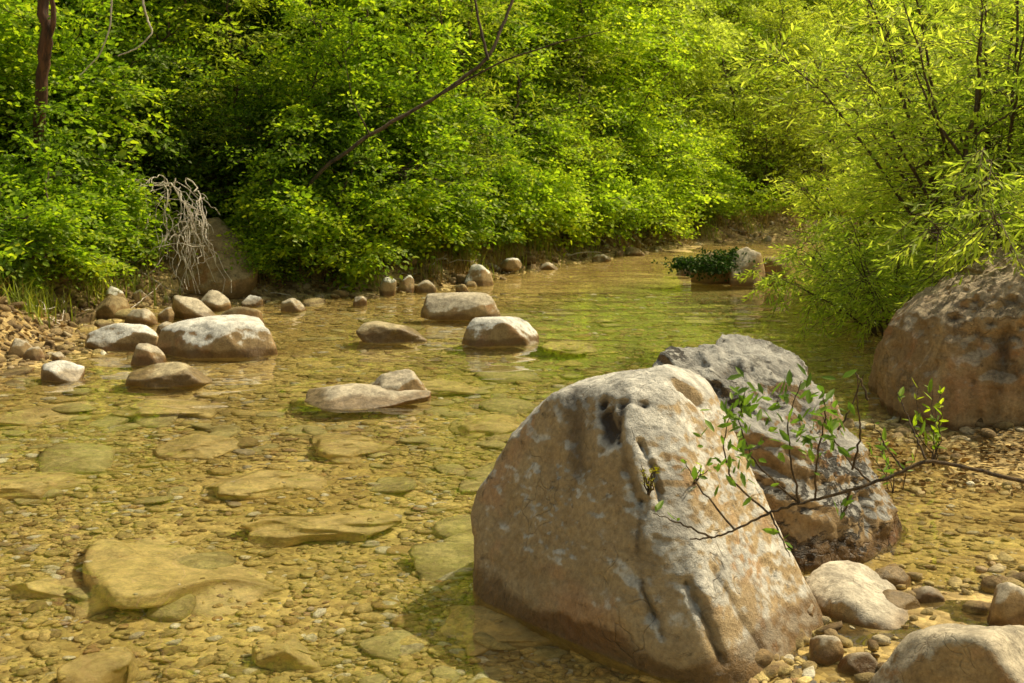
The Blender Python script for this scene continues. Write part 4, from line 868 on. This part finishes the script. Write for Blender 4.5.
tws = [[P(872, 484, YB), P(850, 462, YB), P(834, 434, YB), P(828, 415, YB)], [P(852, 470, YB), P(858, 430, YB), P(852, 400, YB), P(848, 370, YB)], [P(838, 430, YB), P(853, 410, YB), P(868, 378, YB)], [P(868, 400, YB), P(862, 380, YB - .02), P(858, 372, YB)],
       [P(800, 503, YB), P(760, 470, YB), P(742, 430, YB), P(752, 392, YB)], [P(800, 503, YB), P(790, 460, YB), P(786, 420, YB), P(800, 380, YB)], [P(768, 513, YB), P(730, 480, YB), P(722, 440, YB), P(735, 400, YB)], [P(815, 500, YB), P(815, 450, YB), P(822, 410, YB), P(815, 385, YB)],
       [P(735, 530, YB), P(700, 490, YB), P(690, 470, YB)], [P(712, 538, YB), P(680, 520, YB), P(650, 505, YB)], [P(926, 459, YB), P(918, 430, YB), P(910, 400, YB)], [P(905, 472, YB), P(890, 450, YB), P(880, 425, YB)], [P(850, 491, YB), P(842, 520, YB), P(840, 500, YB)], [P(770, 512, YB), P(782, 545, YB)]]
LB, LD = [], []
r = np.random.default_rng(31)
for k, q in enumerate(tws):
    q = np.array(q); q[:, 1] += np.linspace(0, r.uniform(-.12, .12), len(q)); p = twig_run(q, .0035, .0012, w)
    dens = 46 if 4 <= k <= 7 else (0 if k in (1, 2, 3) else 4)
    for j in range(dens):
        i0 = r.integers(len(p) // 3, len(p)); LB.append(p[i0] + r.normal(0, .034 if dens > 10 else .004, 3)); LD.append(r.normal(0, .7, 3) + [0, 0, .15])
w2 = w.mesh('twigs', M['twig']); obj('twigs', w2, root)
LB = np.array(LB) - rl; LD = np.array(LD); n = len(LB); ln = r.uniform(.026, .056, n)
obj('leaves', leaves_mesh('leaves', LB, LD, r.normal(0, .6, (n, 3)) + [0, -.3, .8], ln, ln * .36, M['twig_leaf']), root)
tag(root, 'out of focus leafy branch arching across both foreground boulders', 'branch')

def shoot(px, py, Yd, h, n, mat, label, z0=None, ll=.05, spread=.25, stems=4, name='seedling', bx=None):
    r = np.random.default_rng(int(px + py)); b0 = P(px, py, Yd) if bx is None else np.array(bx); w = MB(); B, D = [], []
    for s in range(stems):
        a = r.uniform(0, 6.28); top = np.array([math.cos(a) * spread * h, math.sin(a) * spread * h, h * r.uniform(.6, 1)]); p = curve_pts(np.zeros(3), top, 8, .4, r=r)
        w.tube(p, np.linspace(.004, .0012, 8), 4)
        for j in range(n):
            i0 = r.integers(2, 8); B.append(p[i0]); D.append(r.normal(0, .6, 3) + [0, 0, .5])
    o = empty(name, b0); obj('stems', w.mesh('stems', M['twig']), o); ln = ll * r.uniform(.6, 1.2, len(B))
    obj('leaves', leaves_mesh('leaves', np.array(B), np.array(D), r.normal(0, .6, (len(B), 3)) + [0, 0, .8], ln, ln * .3, M[mat]), o); tag(o, label, 'plant'); return o
def gsh(px, Yd, *a, **k): b0 = gp(px, Yd, -.01); return shoot(px, 0, Yd, *a, bx=b0, **k)
gsh(945, 6.5, .52, 9, 'hazel', 'thin upright seedling in front of the huge brown boulder', ll=.08, spread=.2, stems=5)
gsh(905, 6.0, .40, 8, 'twig_leaf', 'darker seedling left of the upright one', ll=.07, spread=.3, stems=4)
def surf(o, px, py):
    v = np.array([q.co[:] for q in o.data.vertices]) + np.array(o.location); pr = project(v); k = ((pr - [px, py]) ** 2).sum(1) < 16; v = v[k]; return v[np.argmin(v[:, 1])]
shoot(645, 492, 4.22, .10, 12, 'yellow', 'tiny yellow flowering weed growing on the largest boulder', ll=.018, spread=.35, stems=7, name='weed', bx=surf(main_boulder, 646, 494))
shoot(697, 478, 4.55, .07, 6, 'lime', 'small green weed on the sunlit shoulder of the largest boulder', ll=.02, spread=.6, stems=4, name='weed', bx=surf(main_boulder, 697, 480))

# moss cushions on the dark rock
r = np.random.default_rng(8); tg_ = []
for (px, py, Yd, s) in [(688, 262, 15.6, .13), (703, 264, 15.45, .16), (716, 262, 15.45, .20), (724, 256, 15.6, .15), (738, 252, 15.7, .08)]:
    c = P(px, py, Yd); tg_.append(c + r.normal(0, 1, (110, 3)) * s * [1.0, .5, .30] + [0, 0, -.03])
tg_ = np.concatenate(tg_); n = len(tg_)
o = obj('moss', leaves_mesh('moss', np.repeat(tg_, 4, 0) + r.normal(0, .02, (n * 4, 3)), r.normal(0, 1, (n * 4, 3)), r.normal(0, 1, (n * 4, 3)) + [0, 0, 1], np.full(n * 4, .045), np.full(n * 4, .03), M['moss']))
tag(o, 'dark green moss and creeping plants over the rock at the bend', 'moss', None, 'stuff')

# leaf litter on the left bank
r = np.random.default_rng(19); q = shoreline(5200, .05, 2.0, 23); zq = height(q[:, 0], q[:, 1]) + .015; n = len(q); ln = r.uniform(.04, .085, n); kp = zq > .02; q, zq, ln = q[kp], zq[kp], ln[kp]; n = len(q)
o = obj('fallen_leaves', leaves_mesh('fallen_leaves', np.stack([q[:, 0], q[:, 1], zq + r.uniform(0, .03, n)], 1), r.normal(0, 1, (n, 3)) * [1, 1, .4], r.normal(0, .5, (n, 3)) + [0, 0, 1], ln, ln * .55, M['litter']))
tag(o, 'brown fallen leaves and scraps covering the left bank', 'leaves', None, 'stuff')
w = MB()
for k in range(150):
    q = shoreline(1, .1, 1.3, 500 + k)[0]; a = r.uniform(0, 6.28); L_ = r.uniform(.15, .6); z0 = H1(q[0], q[1]) + .02; e = q + np.array([math.cos(a), math.sin(a)]) * L_
    w.tube(curve_pts([q[0], q[1], z0], [e[0], e[1], max(H1(e[0], e[1]), 0) + r.uniform(.02, .25)], 7, .4, 0, r=r), np.linspace(r.uniform(.004, .011), .002, 7), 4)
o = obj('dead_twigs', w.mesh('dead_twigs', M['dead'])); tag(o, 'dead twigs strewn along the left bank', 'twigs', None, 'stuff')
# leaf litter at right
r = np.random.default_rng(9)
q = np.stack([r.uniform(1.9, 4.2, 1500), r.uniform(5.9, 7.3, 1500)], 1); q = q[r.uniform(0, 1, len(q)) < np.clip(1.2 - np.abs(q[:, 1] - 6.5) * .9, 0, 1)]
zq = np.maximum(height(q[:, 0], q[:, 1]), 0) + .012; n = len(q); ln = r.uniform(.03, .065, n)
o = obj('fallen_leaves', leaves_mesh('fallen_leaves', np.stack([q[:, 0], q[:, 1], zq], 1), r.normal(0, 1, (n, 3)) * [1, 1, .25], r.normal(0, .35, (n, 3)) + [0, 0, 1], ln, ln * .5, M['litter']))
tag(o, 'brown fallen leaves heaped on the right shore below the huge boulder', 'leaves', None, 'stuff')

# ------------------------------------------------------------------ light, sky, camera
SUN_EL, SUN_AZ = R(55), R(60)        # azimuth clockwise from +Y
d = Vector((math.sin(SUN_AZ) * math.cos(SUN_EL), math.cos(SUN_AZ) * math.cos(SUN_EL), math.sin(SUN_EL)))
l = bpy.data.lights.new('sun', 'SUN'); l.energy = 5.0; l.angle = R(.5); l.color = (1.0, .91, .68)
lo = bpy.data.objects.new('sun', l); COL.objects.link(lo); lo.rotation_euler = d.to_track_quat('Z', 'Y').to_euler(); lo.location = d * 50
wd = bpy.data.worlds.new('World'); SC.world = wd; wd.use_nodes = True; nt = wd.node_tree; nt.nodes.clear(); b = NB(nt)
sky = nt.nodes.new('ShaderNodeTexSky'); sky.sky_type = 'NISHITA'; sky.sun_disc = False; sky.sun_elevation = SUN_EL; sky.sun_rotation = SUN_AZ; sky.air_density = 1.0; sky.dust_density = 2.5
skc = b.mix(1.0, sky.outputs[0], (1.3, 1.12, .74), 'MULTIPLY')
b.n('ShaderNodeOutputWorld', {0: b.n('ShaderNodeBackground', {0: skc, 1: .15}).outputs[0]})
cam = bpy.data.cameras.new('camera'); cam.sensor_width = 36; cam.lens = 36 * F / 1024; cam.clip_end = 500; cam.clip_start = .05
cam.dof.use_dof = True; cam.dof.focus_distance = 5.0; cam.dof.aperture_fstop = 9
co = bpy.data.objects.new('camera', cam); COL.objects.link(co); co.location = (0, 0, CAMZ); co.rotation_euler = (R(90) - PITCH, 0, 0); SC.camera = co
l.cycles.is_caustics_light = True; SC.cycles.caustics_refractive = True
for o in SC.objects:          # things that lie in the water receive the refracted sunlight
    if o.type == 'MESH' and o.name.split('.')[0] in ('ground', 'rock', 'boulder', 'submerged_slab', 'gravel', 'cobbles', 'shore_rubble', 'pebbles'): o.cycles.is_caustics_receiver = True
SC.view_settings.view_transform = 'Standard'; SC.view_settings.look = 'None'; SC.view_settings.exposure = 0; SC.view_settings.gamma = 1
SC.cycles.max_bounces = 7; SC.cycles.diffuse_bounces = 4; SC.cycles.glossy_bounces = 3; SC.cycles.transmission_bounces = 4; SC.cycles.transparent_max_bounces = 16
SC.cycles.use_denoising = True; SC.cycles.sample_clamp_indirect = 4
